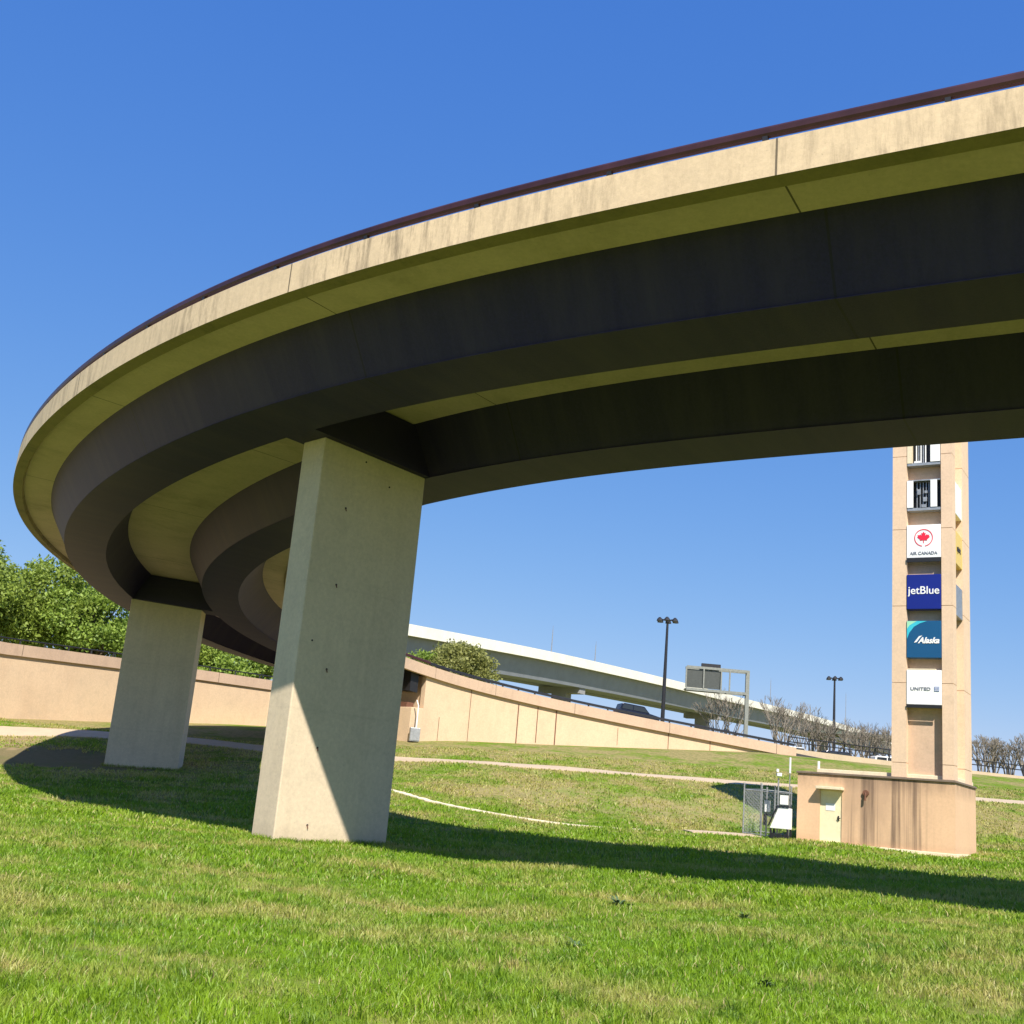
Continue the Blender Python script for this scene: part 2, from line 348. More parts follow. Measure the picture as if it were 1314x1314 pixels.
def segdist(px, py, line):
    best = 1e9; sd = 0
    for (x0, y0), (x1, y1) in zip(line[:-1], line[1:]):
        dx, dy = x1-x0, y1-y0; t = max(0, min(1, ((px-x0)*dx+(py-y0)*dy)/(dx*dx+dy*dy)))
        ex, ey = px-x0-t*dx, py-y0-t*dy; d = math.hypot(ex, ey)
        if d < best: best = d; sd = math.copysign(d, dx*ey-dy*ex)   # + = left of the line = behind
    return sd
LINE = [(a[0], a[1]) for a in LW[:4]]+[(-19.35,99.5),(-7.6,107.5),(-3,110)]
RL = [(p.x, p.y) for p in RWl]
BL = RL[-1:]+BARR[0:]
def zfront(x, y):
    yy = min(max(y, 0), 130); q = max(-.45, min(.45, x/max(y, 12.))); c = np.array([np.interp(yy, PY, r) for r in TAB])
    return float(np.interp(q, Q, c))
def zg(x, y):
    z = zfront(x, y)
    if y > 15 and x < -4.6:
        d = segdist(x, y, LINE)
        top = 9.0 if x < -34 else 9.0+min(1., (x+34)/15)*.35
        if d > 1.1: z = z+(top-z)*min(1, (d-1.1)/2.2)
    elif y > 78 and x >= -4.6:
        if y > 84:
            d = segdist(x, y, RL+BARR)
            if d > 1.0:
                top = 7.35 if x > 24 else 9.0-(x+7.6)/31.6*2.3
                if x > 24: top = 7.35
                z = z+(top-z)*min(1, (d-1.0)/2.2)
                if d > 18: z += min(1, (d-18)/60)*1.5
    return z
def und(x, y): return .05*math.sin(x*.55+1.3*math.sin(y*.31))*math.sin(y*.43+.8*math.sin(x*.27))
def gz(x, y): return zg(x, y)+(und(x, y) if 8 < y < 75 else 0)
xs = np.concatenate([[-3000,-1200,-500,-250,-160,-110,-85,-68], np.arange(-56, 64, .8), [66,72,80,95,120,170,260,500,1200,3000]])
ys = np.concatenate([[-600,-200,-60,-20,-6], np.arange(-2, 124, .8), [126,132,142,158,185,230,320,500,900,1800,4000]])
mb = MB(); V = [(x, y, gz(x, y)) for y in ys for x in xs]; nx = len(xs)
F = [(j*nx+i, j*nx+i+1, (j+1)*nx+i+1, (j+1)*nx+i) for j in range(len(ys)-1) for i in range(nx-1)]
mb.add(V, F); gr = mb.build('ground', M['ground'], smooth=True); tag(gr, kind='structure')
GRID_X, GRID_Y = xs, ys; GZ = np.array([v[2] for v in V]).reshape(len(ys), nx)
def gsurf(x, y):       # height of the built sheet
    i = int(np.clip(np.searchsorted(xs, x)-1, 0, nx-2)); j = int(np.clip(np.searchsorted(ys, y)-1, 0, len(ys)-2))
    a = (x-xs[i])/(xs[i+1]-xs[i]); b = (y-ys[j])/(ys[j+1]-ys[j])
    return float((GZ[j,i]*(1-a)+GZ[j,i+1]*a)*(1-b)+(GZ[j+1,i]*(1-a)+GZ[j+1,i+1]*a)*b)

def strip(line, width, lift, name, mat, thick=.12, step=.4, jag=0, smoothen=True, z_at=None):
    """a ribbon laid on the ground, with real thickness"""
    P = []
    for (a, b) in zip(line[:-1], line[1:]):
        n = max(2, int(math.dist(a, b)/step))
        for i in range(n): t = i/n; P.append((a[0]+(b[0]-a[0])*t, a[1]+(b[1]-a[1])*t))
    P.append(line[-1]); P = np.array(P)
    if smoothen:
        for _ in range(30): P[1:-1] = (P[:-2]+P[1:-1]*2+P[2:])/4
    V = []; F = []; n = len(P); NW = max(1, int(round(width/.6))); k = NW+1
    for i in range(n):
        t = P[min(i+1, n-1)]-P[max(i-1, 0)]; t /= np.linalg.norm(t); nrm = np.array([-t[1], t[0]])
        ja = [random.uniform(-jag, jag) for _ in range(2)]
        for j in range(k):
            o = (j/NW-.5)*width+(ja[0] if j == 0 else ja[1] if j == NW else 0); p = P[i]+nrm*o
            V.append((p[0], p[1], gsurf(p[0], p[1])+lift))
        for j in range(k):
            x, y, z = V[-k]; V.append((x, y, z-thick))
    m = 2*k
    for i in range(n-1):
        for j in range(NW): F.append((i*m+j, i*m+j+1, (i+1)*m+j+1, (i+1)*m+j))
        F.append((i*m, (i+1)*m, (i+1)*m+k, i*m+k)); F.append((i*m+NW, i*m+m-1, (i+1)*m+m-1, (i+1)*m+NW))
    F += [(j, j+1, k+j+1, k+j) for j in range(NW)]; b = (n-1)*m; F += [(b+j, b+k+j, b+k+j+1, b+j+1) for j in range(NW)]
    q = MB(); q.add(V, F); return q.build(name, mat)
PATH = [(-70,58),(-48,66),(-31,74.2),(-27.4,76),(-24.9,77),(-20.1,78),(-14.9,76.3),(-5.8,73),(1,72.2),(8.2,72.1),(18.7,72.2),(31.2,72.3),(48,72.6),(80,73)]
tag(strip(PATH, 2.9, .05, 'path', M['path'], jag=.05), kind='structure')
CURB = [(-12.5,66),(-8.5,63.5),(-4.74,60),(-3.1,57.3),(-.84,55),(2.7,53.1),(5.2,52.5)]
tag(strip(CURB, .28, .045, 'gutter', M['pale'], jag=.07, step=.3), 'kerb', 'gutter', kind='structure')
tag(strip([(9,52.8),(10.6,53.0),(12.2,53.3)], 1.3, .05, 'concrete_pad', M['path'], jag=.05), kind='structure')
for k, (a, b) in enumerate([((5.6,52.5),(6.1,52.45)),((6.5,52.4),(6.9,52.4)),((7.5,52.45),(7.8,52.5))]):
    tag(strip([a, b], .2, .045, 'gutter', M['pale'], jag=.04, step=.2), kind='structure')

# ------------------------------------------------------------------ the loop bridge
SE = 82.5; S0 = -58
bridge = thing('ramp_bridge', 'curved concrete ramp bridge on two dark steel box girders with a brown rail', 'bridge', loc=tuple(at(10.7, 6.8, -13)))
def child(mbx, name, mat, parent, **kw):
    o = mbx.build(name, mat, parent, **kw); o.matrix_parent_inverse = Matrix.Translation(parent.location).inverted() if parent.parent is None else Matrix.Translation(parent.parent.location if False else Vector((0,0,0))).inverted(); return o
B = bridge
def bchild(mbx, name, mat, parent=None, label=None, **kw):
    """parts are modelled in world space; shift to the bridge's base"""
    off = Vector(B.location); mbx.v = [tuple(Vector(p)-off) for p in mbx.v]
    o = mbx.build(name, mat, parent or B, **kw)
    if label: o['label'] = label
    return o
def par_prof(o0, sg): return [(o0, HP), (o0, 0), (o0+sg*.38, -.02), (o0+sg*.45, SOF), (o0+sg*.45, .36), (o0+sg*.30, .42), (o0+sg*.27, HP)]
bchild(sweep([(.45, SOF), (W-.45, SOF), (W-.45, .34), (.45, .34)], S0, SE), 'deck_slab', M['soffit'])
op = bchild(sweep(par_prof(0, 1), S0, SE), 'parapet', [M['parapet'], M['drip']], label='outer concrete parapet with vertical dirt streaks')
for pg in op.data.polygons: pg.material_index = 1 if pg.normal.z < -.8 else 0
bchild(sweep(par_prof(W, -1), S0, SE), 'parapet', M['cap'])
def girder(o0, o1, o2, o3):
    g = sweep([(o0, SOF-.003), (o1, -TD+.02), (o1-.06, -TD+.02), (o1-.06, -TD), (o2+.06, -TD), (o2+.06, -TD+.02), (o2, -TD+.02), (o3, SOF-.003)], S0, SE-.4); return g
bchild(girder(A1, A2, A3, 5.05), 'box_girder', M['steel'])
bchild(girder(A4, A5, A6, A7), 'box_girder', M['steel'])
for s in (-28.5, 10.75, 50.06, 80.9):  # the last one, at the abutment, is added to darken the opening
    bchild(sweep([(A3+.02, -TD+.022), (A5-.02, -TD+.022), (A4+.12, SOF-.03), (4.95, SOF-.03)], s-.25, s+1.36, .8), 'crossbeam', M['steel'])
def rail(o, s0, s1, mbx=None):
    return sweep([(o-.045, .90), (o-.07, .95), (o-.07, 1.06), (o-.04, 1.11), (o+.04, 1.11), (o+.07, 1.06), (o+.07, .95), (o+.045, .90)], s0, s1, .75)
for o in (.085, W-.14):
    bchild(rail(o, S0, SE+.2), 'railing', M['rail'], smooth=False)
    n = 0
    s = -26.
    while s < SE:
        q = MB(); a = at(s, o-.05, HP-.005); b = at(s, o+.05, HP-.005); c = at(s+.1, o+.05, HP-.005); d = at(s+.1, o-.05, HP-.005)
        q.prism([a,b,c,d], [p+Vector((0,0,.13)) for p in (a,b,c,d)]); bchild(q, 'rail_post', M['dark']); s += 3.3 if o < 1 else 6.6
def pier(s, o0, o1, th, zb, lab):
    q = MB(); P = [(o0, 0), (o1, 0), (o1, th), (o0, th)]
    H = head(s); base = []; top = []
    A = at(s, o0, 0); Bc = at(s, o1, 0); dirv = Vector((math.cos(H), math.sin(H), 0))
    e = .05737+.01651*s/50
    for (o, f) in P:
        p = (A if o == o0 else Bc)+dirv*f
        base.append(Vector((p.x, p.y, zb))); top.append(Vector((p.x, p.y, (at(s, o, -TD).z)+.026)))
    # subdivide the shaft so that it can carry a faint chamfer
    q.prism(base, top); ob = bchild(q, 'pier', M['pier'], label=lab, bevel=.035)
    return ob, base, top
p1, b1, t1 = pier(10.75, 4.865, 8.874, 1.106, -.5, 'near concrete pier with sunlit foot')
p2, b2, t2 = pier(50.06, 4.12, 8.13, 1.106, .9, 'far concrete pier standing in the shade')
pier(-28.5, 4.5, 8.5, 1.106, -.8, None)
# form tie holes down the near pier's wide face
fd = (Vector(b1[1])-Vector(b1[0])).normalized(); nr = Vector((fd.y, -fd.x, 0))
if nr.dot(Vector((0,-1,0))) < 0: nr = -nr
for (u, z) in [(1.05, 9.7), (1.05, 7.35), (1.08, 4.85), (1.10, 2.6), (1.08, .45)]:
    p = Vector(b1[0])+fd*u; p.z = z; q = MB(); q.tube([p-nr*.01, p+nr*.012], .032, 10); bchild(q, 'tie_hole', M['black'])
    q = MB(); q.tube([p+nr*.005, p+nr*.03+Vector((.01,0,-.09))], .015, 6); bchild(q, 'tie_wire', M['rust'])
for (u, z) in [(.45, 5.6), (2.6, 10.75), (1.6, 11.3)]:
    p = Vector(b1[0])+fd*u; p.z = z; q = MB(); q.tube([p-nr*.01, p+nr*.012], .03, 8); bchild(q, 'tie_hole', M['black'])

# ------------------------------------------------------------------ ramp on its retaining wall
rw = thing('retaining_wall', 'long peach retaining wall tapering down to the right with a brown rail on its cap', 'retaining wall', loc=(0,0,0))
def wall_prism(pts_bot, pts_top, th, name, mat, parent, uv=True):
    """pts: face line; the wall has thickness th away from the viewer"""
    q = MB(); n = len(pts_bot); V = []; L = 0; F = []; U = []; D = [0]
    for i in range(n):
        a = pts_top[min(i+1, n-1)]-pts_top[max(i-1, 0)]; a.z = 0; a.normalize(); nb = Vector((-a.y, a.x, 0))*th
        V += [pts_bot[i], pts_top[i], pts_top[i]+nb, pts_bot[i]+nb]
        if i: D.append(D[-1]+(pts_top[i]-pts_top[i-1]).length)
    for i in range(n-1):
        for j in range(4):
            j2 = (j+1) % 4; F.append((i*4+j, (i+1)*4+j, (i+1)*4+j2, i*4+j2))
            U.append([(D[i], V[i*4+j].z), (D[i+1], V[(i+1)*4+j].z), (D[i+1], V[(i+1)*4+j2].z), (D[i], V[i*4+j2].z)])
    F += [(0,1,2,3), (4*n-4,4*n-1,4*n-2,4*n-3)]; U += [[(0,v.z) for v in V[:4]], [(D[-1],v.z) for v in V[-4:]]]
    q.add(V, F, U); return q.build(name, mat, parent)
SL = np.linspace(82.5, 121, 60)
top = [at(s, W-.25, -.0) for s in SL]; bot = [Vector((p.x, p.y, gsurf(p.x, p.y-.4)-.6)) for p in top]
bot = [Vector((p.x, p.y, min(p.z, t.z-.02))) for p, t in zip(bot, top)]
wall_prism(bot, top, .45, 'wall_face', M['wall'], rw)
sweep(par_prof(W, -1), SE, 121.2).build('cap', M['cap'], rw)
sweep([(W-.21, .87), (W-.21, .93), (W-.21, 1.04), (W-.14, 1.07), (W-.07, 1.04), (W-.07, .93), (W-.07, .87)], SE+.2, 121.1).build('railing', M['dark'], rw)
s = 84.
while s < 121:
    q = MB(); p = at(s, W-.14, HP-.01); q.box(p+Vector((0,0,.05)), (.10,.10,.12), head(s)); q.build('rail_post', M['dark'], rw); s += 1.9
# vertical cracks / joints seen on the wall face: shallow dark seams
def seam(s, z0f, z1f, w=.06):
    a = at(s, W-.25+.012, 0); b = at(s+w, W-.25+.012, 0); zb = gsurf(a.x, a.y-.4); zt = a.z
    h0 = zb+(zt-zb)*z0f; h1 = zb+(zt-zb)*z1f; q = MB(); n = Vector((math.sin(head(s)), -math.cos(head(s)), 0))*.02
    q.prism([Vector((a.x,a.y,h0)), Vector((b.x,b.y,h0)), Vector((b.x,b.y,h0))+n, Vector((a.x,a.y,h0))+n], [Vector((a.x,a.y,h1)), Vector((b.x,b.y,h1)), Vector((b.x,b.y,h1))+n, Vector((a.x,a.y,h1))+n])
    q.build('joint', M['rust'], rw)
for s, a, b, w in [(85.2,0,.4,.05),(89.6,0,1,.05),(95.6,0,.93,.11),(97.8,.05,.97,.08),(99.8,0,.97,.11),(106,.1,.8,.03),(110.6,0,1,.05),(114.2,0,1,.04)]: seam(s, a, b, w)
# outer side of the embankment
top = [at(s, .25, -.0) for s in SL][::-1]; bot = [Vector((p.x, p.y, 4.6)) for p in top]
ow = wall_prism(bot, top, .45, 'wall_face', M['wall'], rw)
sweep(par_prof(0, 1), SE, 121.2).build('cap', M['cap'], rw)
# ramp road surface carried on
o = sweep([(.45, .1), (W-.45, .1), (W-.45, .34), (.45, .34)], SE, 134).build('road', M['asphalt']); tag(o, kind='structure')
# end wall of the embankment (bridge abutment), facing the underside
bchild(sweep([(A6-.25,-TD+.024),(W-.5,-TD+.024),(W-.5,SOF-.03),(A7-.2,SOF-.03)], 80.3, 81.6, .6), 'shade_panel', M['black'])  # black panel added to stand in for the shade in the void here
ab = thing('bridge_abutment', 'peach concrete abutment in deep shade where the curved bridge meets the wall', 'abutment', loc=(0,0,0))
a0 = at(82.9, W-.25, 0); a1 = at(82.9, .3, 0); dv = Vector((math.cos(head(82.9)), math.sin(head(82.9)), 0))
q = MB(); q.prism([Vector((p.x, p.y, 4.4)) for p in (a0, a1, a1+dv*.8, a0+dv*.8)], [p+Vector((0,0,-.02)) for p in (a0, a1, a1+dv*.8, a0+dv*.8)]); q.build('back_wall', M['wall'], ab)
b0 = at(80.6, W-.3, 0); b1_ = at(80.6, .5, 0)
q = MB(); q.prism([Vector((p.x, p.y, 4.3)) for p in (b0, b1_, b1_+dv*2.2, b0+dv*2.2)], [Vector((p.x, p.y, 7.55)) for p in (b0, b1_, b1_+dv*2.2, b0+dv*2.2)]); q.build('bearing_ledge', M['wall'], ab, bevel=.04)
for o_ in (A2+.9, A5+.9, W-1.3):
    p = at(81.3, o_, 0); q = MB(); q.box((p.x, p.y, 7.74), (.7,.7,.36), head(81)); q.build('bearing', M['rust'], ab)
ub = thing('utility_box', 'small grey utility box with white conduit at the shaded corner of the right wall', 'utility box', loc=(-5.55, 83.6, gsurf(-5.55, 83.6)), rz=.25)
q = MB(); q.box((0,0,.55), (.72,.45,.95)); q.build('cabinet', M['grey'], ub, bevel=.02)
q = MB(); q.box((0,-.24,.55), (.6,.03,.8)); q.build('door', M['grey'], ub)
q = MB(); q.tube([(.1,.1,1.0),(.1,.1,2.6),(-.05,.15,3.0)], .05, 8); q.build('conduit', M['white'], ub)

# ------------------------------------------------------------------ left retaining wall
lw = thing('retaining_wall', 'peach retaining wall with a pinkish cap below the green trees at the left', 'retaining wall', loc=(0,0,0))
def resamp(pts, step):
    out = []
    for a, b in zip(pts[:-1], pts[1:]):
        a, b = Vector(a), Vector(b); n = max(1, int((b-a).length/step))
        for i in range(n): out.append(a.lerp(b, i/n))
    out.append(Vector(pts[-1])); return out
LP = resamp([(-120,20,8.6),(-50,52,9.0),(-34.0,80,9.2),(-28.7,88.8,9.62),(-24.4,94.2,9.75),(-19.35,99.75,9.85),(-7.6,107.5,9.85)], 2)
wall_prism([Vector((p.x, p.y, gsurf(p.x, p.y-.6)-1.2)) for p in LP], [p-Vector((0,0,.78)) for p in LP], .5, 'wall_face', M['wall'], lw)
def cap_prism(P, name, mat, parent, out=.16, th=.42, h=.80):
    bot = []; top = []
    Q_ = []
    for i, p in enumerate(P):
        a = P[min(i+1, len(P)-1)]-P[max(i-1, 0)]; a.z = 0; a.normalize(); n = Vector((a.y, -a.x, 0))*out; Q_.append(p+n)
    return wall_prism([p-Vector((0,0,h)) for p in Q_], Q_, th, name, mat, parent)
cap_prism(LP, 'cap', M['cap'], lw)
q = MB(); q.tube([p+Vector((0,.12,.34)) for p in LP], .055, 6); q.build('railing', M['dark'], lw)
for i in range(12, len(LP)-1):
    q = MB(); m = (LP[i]+LP[i+1])/2+Vector((0,.12,0)); q.box(m+Vector((0,0,.15)), (.09,.09,.36)); q.build('rail_post', M['dark'], lw)
for i in (24, 28, 32):
    if i < len(LP)-2:
        a = LP[i]; t = (LP[i+1]-LP[i]).normalized(); n = Vector((t.y, -t.x, 0))*.012; g = gsurf(a.x, a.y-.6)-.1
        q = MB(); q.prism([Vector((a.x,a.y,g)), Vector((a.x+t.x*.05,a.y+t.y*.05,g)), Vector((a.x+t.x*.05,a.y+t.y*.05,g))+n, Vector((a.x,a.y,g))+n],
                          [Vector((a.x,a.y,a.z-.8)), Vector((a.x+t.x*.05,a.y+t.y*.05,a.z-.8)), Vector((a.x+t.x*.05,a.y+t.y*.05,a.z-.8))+n, Vector((a.x,a.y,a.z-.8))+n]); q.build('joint', M['rust'], lw)
# low barrier that carries the ramp's edge on to the right
LB = resamp([(24.2,95.35,7.68),(34.1,100,7.66),(43,103,7.62),(48.4,106,7.70),(62,112,8.0),(95,122,8.2),(170,150,8.4)], 2)
lb = thing('road_barrier', 'low pale concrete road barrier on the hilltop behind the tower', 'barrier')
wall_prism([Vector((p.x, p.y, 5.9)) for p in LB], LB, .35, 'barrier_wall', M['path'], lb)
q = MB(); q.tube([p+Vector((0,.15,.55)) for p in LB[:24]], .05, 6); q.build('railing', M['dark'], lb); q = MB(); q.tube([p+Vector((0,.15,.95)) for p in LB[:24]], .05, 6); q.build('railing', M['dark'], lb)
for i in range(0, 24):
    q = MB(); q.box(LB[i]+Vector((0,.15,.5)), (.10,.10,1.02)); q.build('rail_post', M['dark'], lb)

# ------------------------------------------------------------------ tower on its block house
FR = Vector((19.45, 49.0, 0)); UD = Vector((.848, -.530, 0)); WD = Vector((.530, .848, 0)); BW = 6.68; BD = 4.82
FL = FR-UD*BW; ZB = .93; ZR = 3.90
RZ = math.atan2(-.530, .848)
bld = thing('block_house', 'low peach block house with a yellow door at the foot of the sign tower', 'building', loc=(FL.x, FL.y, ZB), rz=RZ)
def L(*boxes, name, mat, parent, bevel=0, label=None):
    q = MB()
    for (x0, x1, y0, y1, z0, z1) in boxes: q.box(((x0+x1)/2, (y0+y1)/2, (z0+z1)/2), (x1-x0, y1-y0, z1-z0))
    o = q.build(name, mat, parent, bevel=bevel)
    if label: o['label'] = label
    return o
HB = ZR-ZB
DX0, DX1 = 1.02, 1.98
L((0,DX0,0,.25,.10,HB), (DX1,BW,0,.25,.10,HB), (DX0,DX1,0,.25,2.32,HB), (0,.25,.25,BD,.10,HB), (BW-.25,BW,.25,BD,.10,HB), (.25,BW-.25,BD-.25,BD,.10,HB), (DX0-.1,DX1+.1,.9,1.0,.1,2.6), name='walls', mat=M['stained'], parent=bld)
L((-.08,BW+.10,-.12,BD+.1,-.5,.10), name='foundation', mat=M['pale'], parent=bld, bevel=.02)
L((-.06,BW+.06,-.07,BD+.06,HB+.002,HB+.10), name='roof', mat=M['roof_edge'], parent=bld, bevel=.02)
L((.75,BW-.05,.35,BD-.3,HB+.102,HB+.27), name='roof_curb', mat=M['pale'], parent=bld, bevel=.02)
L((DX0-.10,DX1+.10,-.42,-.002,2.34,2.46), name='awning', mat=M['pale'], parent=bld, bevel=.015)
dr = L((DX0+.003,DX1-.003,.05,.10,.103,2.318), name='door', mat=M['door'], parent=bld)
L((DX0+.25,DX1-.30,.035,.048,1.45,1.75), name='notice', mat=M['white'], parent=dr)
L((DX1-.17,DX1-.12,.0,.048,1.05,1.25), (DX1-.17,DX1-.05,-.03,.0,1.13,1.17), name='handle', mat=M['dark'], parent=dr)
q = MB(); q.tube([(3.02,-.001,2.30),(3.02,-.10,2.30)], .13, 14); q.tube([(3.02,-.10,2.30),(3.02,-.15,2.25),(3.02,-.16,1.98)], .045, 8); q.build('fire_bell', M['rust'], bld)
L((.02,.1,.3,.38,HB+.10,HB+.6), name='vent_pipe', mat=M['white'], parent=bld).location = (.72,.2,0)
# the tower
TU0, TU1 = 4.06, 6.64; TW0, TW1 = .10, 4.2; RU0, RU1 = 4.68, 6.17; RW0, RW1 = .85, 2.55; DP = .42
TO = FL+UD*TU0+WD*TW0; TZ = ZR+.105
tw = thing('sign_tower', 'tall square peach tower with stacked airline signs rising from the block house roof', 'tower', loc=(TO.x, TO.y, TZ), rz=RZ)
tw_w = TU1-TU0; td = TW1-TW0; ru0, ru1 = RU0-TU0, RU1-TU0; rw0, rw1 = RW0-TW0, RW1-TW0; TH = 19.2
def ring(z0, z1, ins=0.):
    # solid shaft leaving a recess on the front and one on the right side
    e = ins
    return [(e,ru0,e,td-e,z0,z1), (ru0,ru1,DP,td-e,z0,z1), (ru1,tw_w-DP,e,td-e,z0,z1), (tw_w-DP,tw_w-e,e,rw0,z0,z1), (tw_w-DP,tw_w-e,rw1,td-e,z0,z1)]
q = MB()
levels = [0, .62, 4.05, 7.45, 10.95, 14.4, TH-.02]
for z0, z1 in zip(levels[:-1], levels[1:]):
    for (x0,x1,y0,y1,a,b) in ring(z0+.012, z1-.012): 
        # only the corner legs show as separate lifts
        q.box(((x0+x1)/2, (y0+y1)/2, (a+b)/2), (x1-x0-.0005, y1-y0-.0005, b-a))
q.build('shaft', M['tower'], tw)
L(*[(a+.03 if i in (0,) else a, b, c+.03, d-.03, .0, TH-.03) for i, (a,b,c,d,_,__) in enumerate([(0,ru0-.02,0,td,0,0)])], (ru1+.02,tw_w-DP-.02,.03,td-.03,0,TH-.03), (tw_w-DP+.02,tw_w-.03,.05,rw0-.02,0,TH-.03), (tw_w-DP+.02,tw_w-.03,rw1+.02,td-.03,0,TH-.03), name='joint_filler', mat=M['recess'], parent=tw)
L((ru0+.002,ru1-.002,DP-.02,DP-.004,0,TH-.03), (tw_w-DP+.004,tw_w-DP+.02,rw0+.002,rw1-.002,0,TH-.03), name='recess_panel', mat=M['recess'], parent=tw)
L((0,tw_w,0,td,TH,TH+.3), name='coping', mat=M['tower'], parent=tw)

# ---- lettering
def text_mesh(body, size, mat, name, parent, loc, rot, depth=.006, shear=0, sx=1., bold=0., align='CENTER'):
    cu = bpy.data.curves.new(name, 'FONT'); cu.body = body; cu.size = size; cu.extrude = depth; cu.shear = shear; cu.offset = bold
    cu.align_x = align; cu.align_y = 'CENTER'
    o = bpy.data.objects.new(name, cu); col.objects.link(o); bpy.context.view_layer.update()
    me = bpy.data.meshes.new_from_object(o.evaluated_get(bpy.context.evaluated_depsgraph_get()))
    bpy.data.objects.remove(o); me.materials.clear(); me.materials.append(mat)
    ob = bpy.data.objects.new(name, me); col.objects.link(ob); ob.parent = parent; ob.location = loc; ob.rotation_euler = rot; ob.scale = (sx, 1, 1); return ob
XR = (math.pi/2, 0, 0)
def sign(z0, z1, body, label, side=False, h=None):
    """a box sign filling the recess; origin at the lower centre of its face"""
    if not side: x0, y0, w = (ru0+ru1)/2, -.035, ru1-ru0-.03
    wpos = FL+UD*(TU0+(ru0+ru1)/2)+WD*(TW0-.035); rz = RZ; dep = DP+.01
    if side: wpos = FL+UD*(TU1-.03)+WD*(TW0+(rw0+rw1)/2); rz = RZ+math.pi/2; w = rw1-rw0-.03; dep = DP-.05
    s_ = thing('tower_sign', label, 'sign', 'sign boxes stacked in the tower recesses', (wpos.x, wpos.y, z0), rz)
    q = MB(); q.box((0, dep/2, (z1-z0)/2), (w, dep-.004, z1-z0)); q.build('sign_box', body, s_, bevel=.015)
    return s_, w, z1-z0
LN = []
# 1 white sign with red maple star roundel
s_, w, h = sign(13.62, 15.13, M['white'], 'white airline sign with a red leaf in a ring, above the dark blue one')
q = MB(); n = 40; R0, R1 = .40, .365; V = []; cz = h*.60
for i in range(n):
    a = 2*math.pi*i/n; V += [(R0*math.cos(a), -.012, cz+R0*math.sin(a)), (R1*math.cos(a), -.012, cz+R1*math.sin(a))]
q.add(V, [(2*i, 2*i+1, (2*i+3) % (2*n), (2*i+2) % (2*n)) for i in range(n) if i not in (29, 30)]); q.build('ring_emblem', M['flag_red'], s_)
q = MB(); half = [(0,1.0),(.16,.70),(.33,.80),(.25,.32),(.52,.58),(.58,.42),(.90,.48),(.80,.25),(.95,.12),(.50,-.28),(.55,-.45),(.06,-.38),(.05,-.85)]
pts = half+[(-x, y) for x, y in half[::-1] if x > 0]
q.add([(x*.29, -.014, cz+y*.29) for x, y in pts], [tuple(range(len(pts)))]); q.build('leaf_emblem', M['flag_red'], s_)
text_mesh('AIR CANADA', .195, M['grey_ink'], 'lettering', s_, (0,-.012,.20), XR, bold=.003)
q = MB(); q.box((0, -.02, -.10), (w, .03, .19)); q.build('bottom_band', M['black'], s_)
# 2 navy
s_, w, h = sign(11.30, 12.86, M['navy_sign'], 'dark blue airline sign with white lowercase lettering, third from the bottom')
text_mesh('jetBlue', .49, M['white'], 'lettering', s_, (0,-.010,h*.53), XR, bold=.004, sx=.98)
# 3 teal
s_, w, h = sign(9.15, 10.78, M['teal'], 'teal blue airline sign with white script lettering and pale green corner')
q = MB(); a = -w/2+.015; b = h-.015
q.add([(a,-.006,b),(a,-.006,b-.80),(a+.10,-.006,b-.52),(a+.30,-.006,b-.25),(a+.55,-.006,b-.10),(a+.85,-.006,b)], [(0,1,2,3,4,5)]); q.build('corner_swoosh', M['cyan'], s_)
q = MB(); q.add([(a,-.010,b),(a,-.010,b-.34),(a+.12,-.010,b-.18),(a+.42,-.010,b)], [(0,1,2,3)]); q.build('corner_glow', M['lime'], s_)
text_mesh('Alaska', .36, M['white'], 'lettering', s_, (.20,-.012,h*.46), XR, bold=.012, shear=.35, sx=.92)
q = MB(); q.add([(-.42,-.012,h*.40),(-.20,-.012,h*.58),(-.06,-.012,h*.60),(-.16,-.012,h*.54),(-.30,-.012,h*.42)], [(0,1,2,3,4)]); q.build('lettering_stroke', M['white'], s_)
# 4 white with small lettering
s_, w, h = sign(7.12, 8.62, M['white'], 'white airline sign with small grey lettering, the lowest on the tower')
text_mesh('UNITED', .19, M['grey_ink'], 'lettering', s_, (-.14,-.012,h*.45), XR, bold=.002, sx=1.25)
q = MB(); q.box((.53,-.010,h*.455), (.20,.012,.20)); q.build('globe_emblem', M['blue_ink'], s_)
q = MB()
for k in (-.06, 0, .06): q.box((.53+k,-.020,h*.455), (.012,.006,.18)); q.box((.53,-.0215,h*.455+k), (.18,.006,.012))
q.build('globe_lines', M['white'], s_)
q = MB(); q.box((0, -.02, -.075), (w, .03, .14)); q.build('bottom_band', M['black'], s_)
q = MB(); q.box((-.1, .1, h+.03), (w*.8, .2, .05)); q.build('top_ledge', M['pale'], s_)
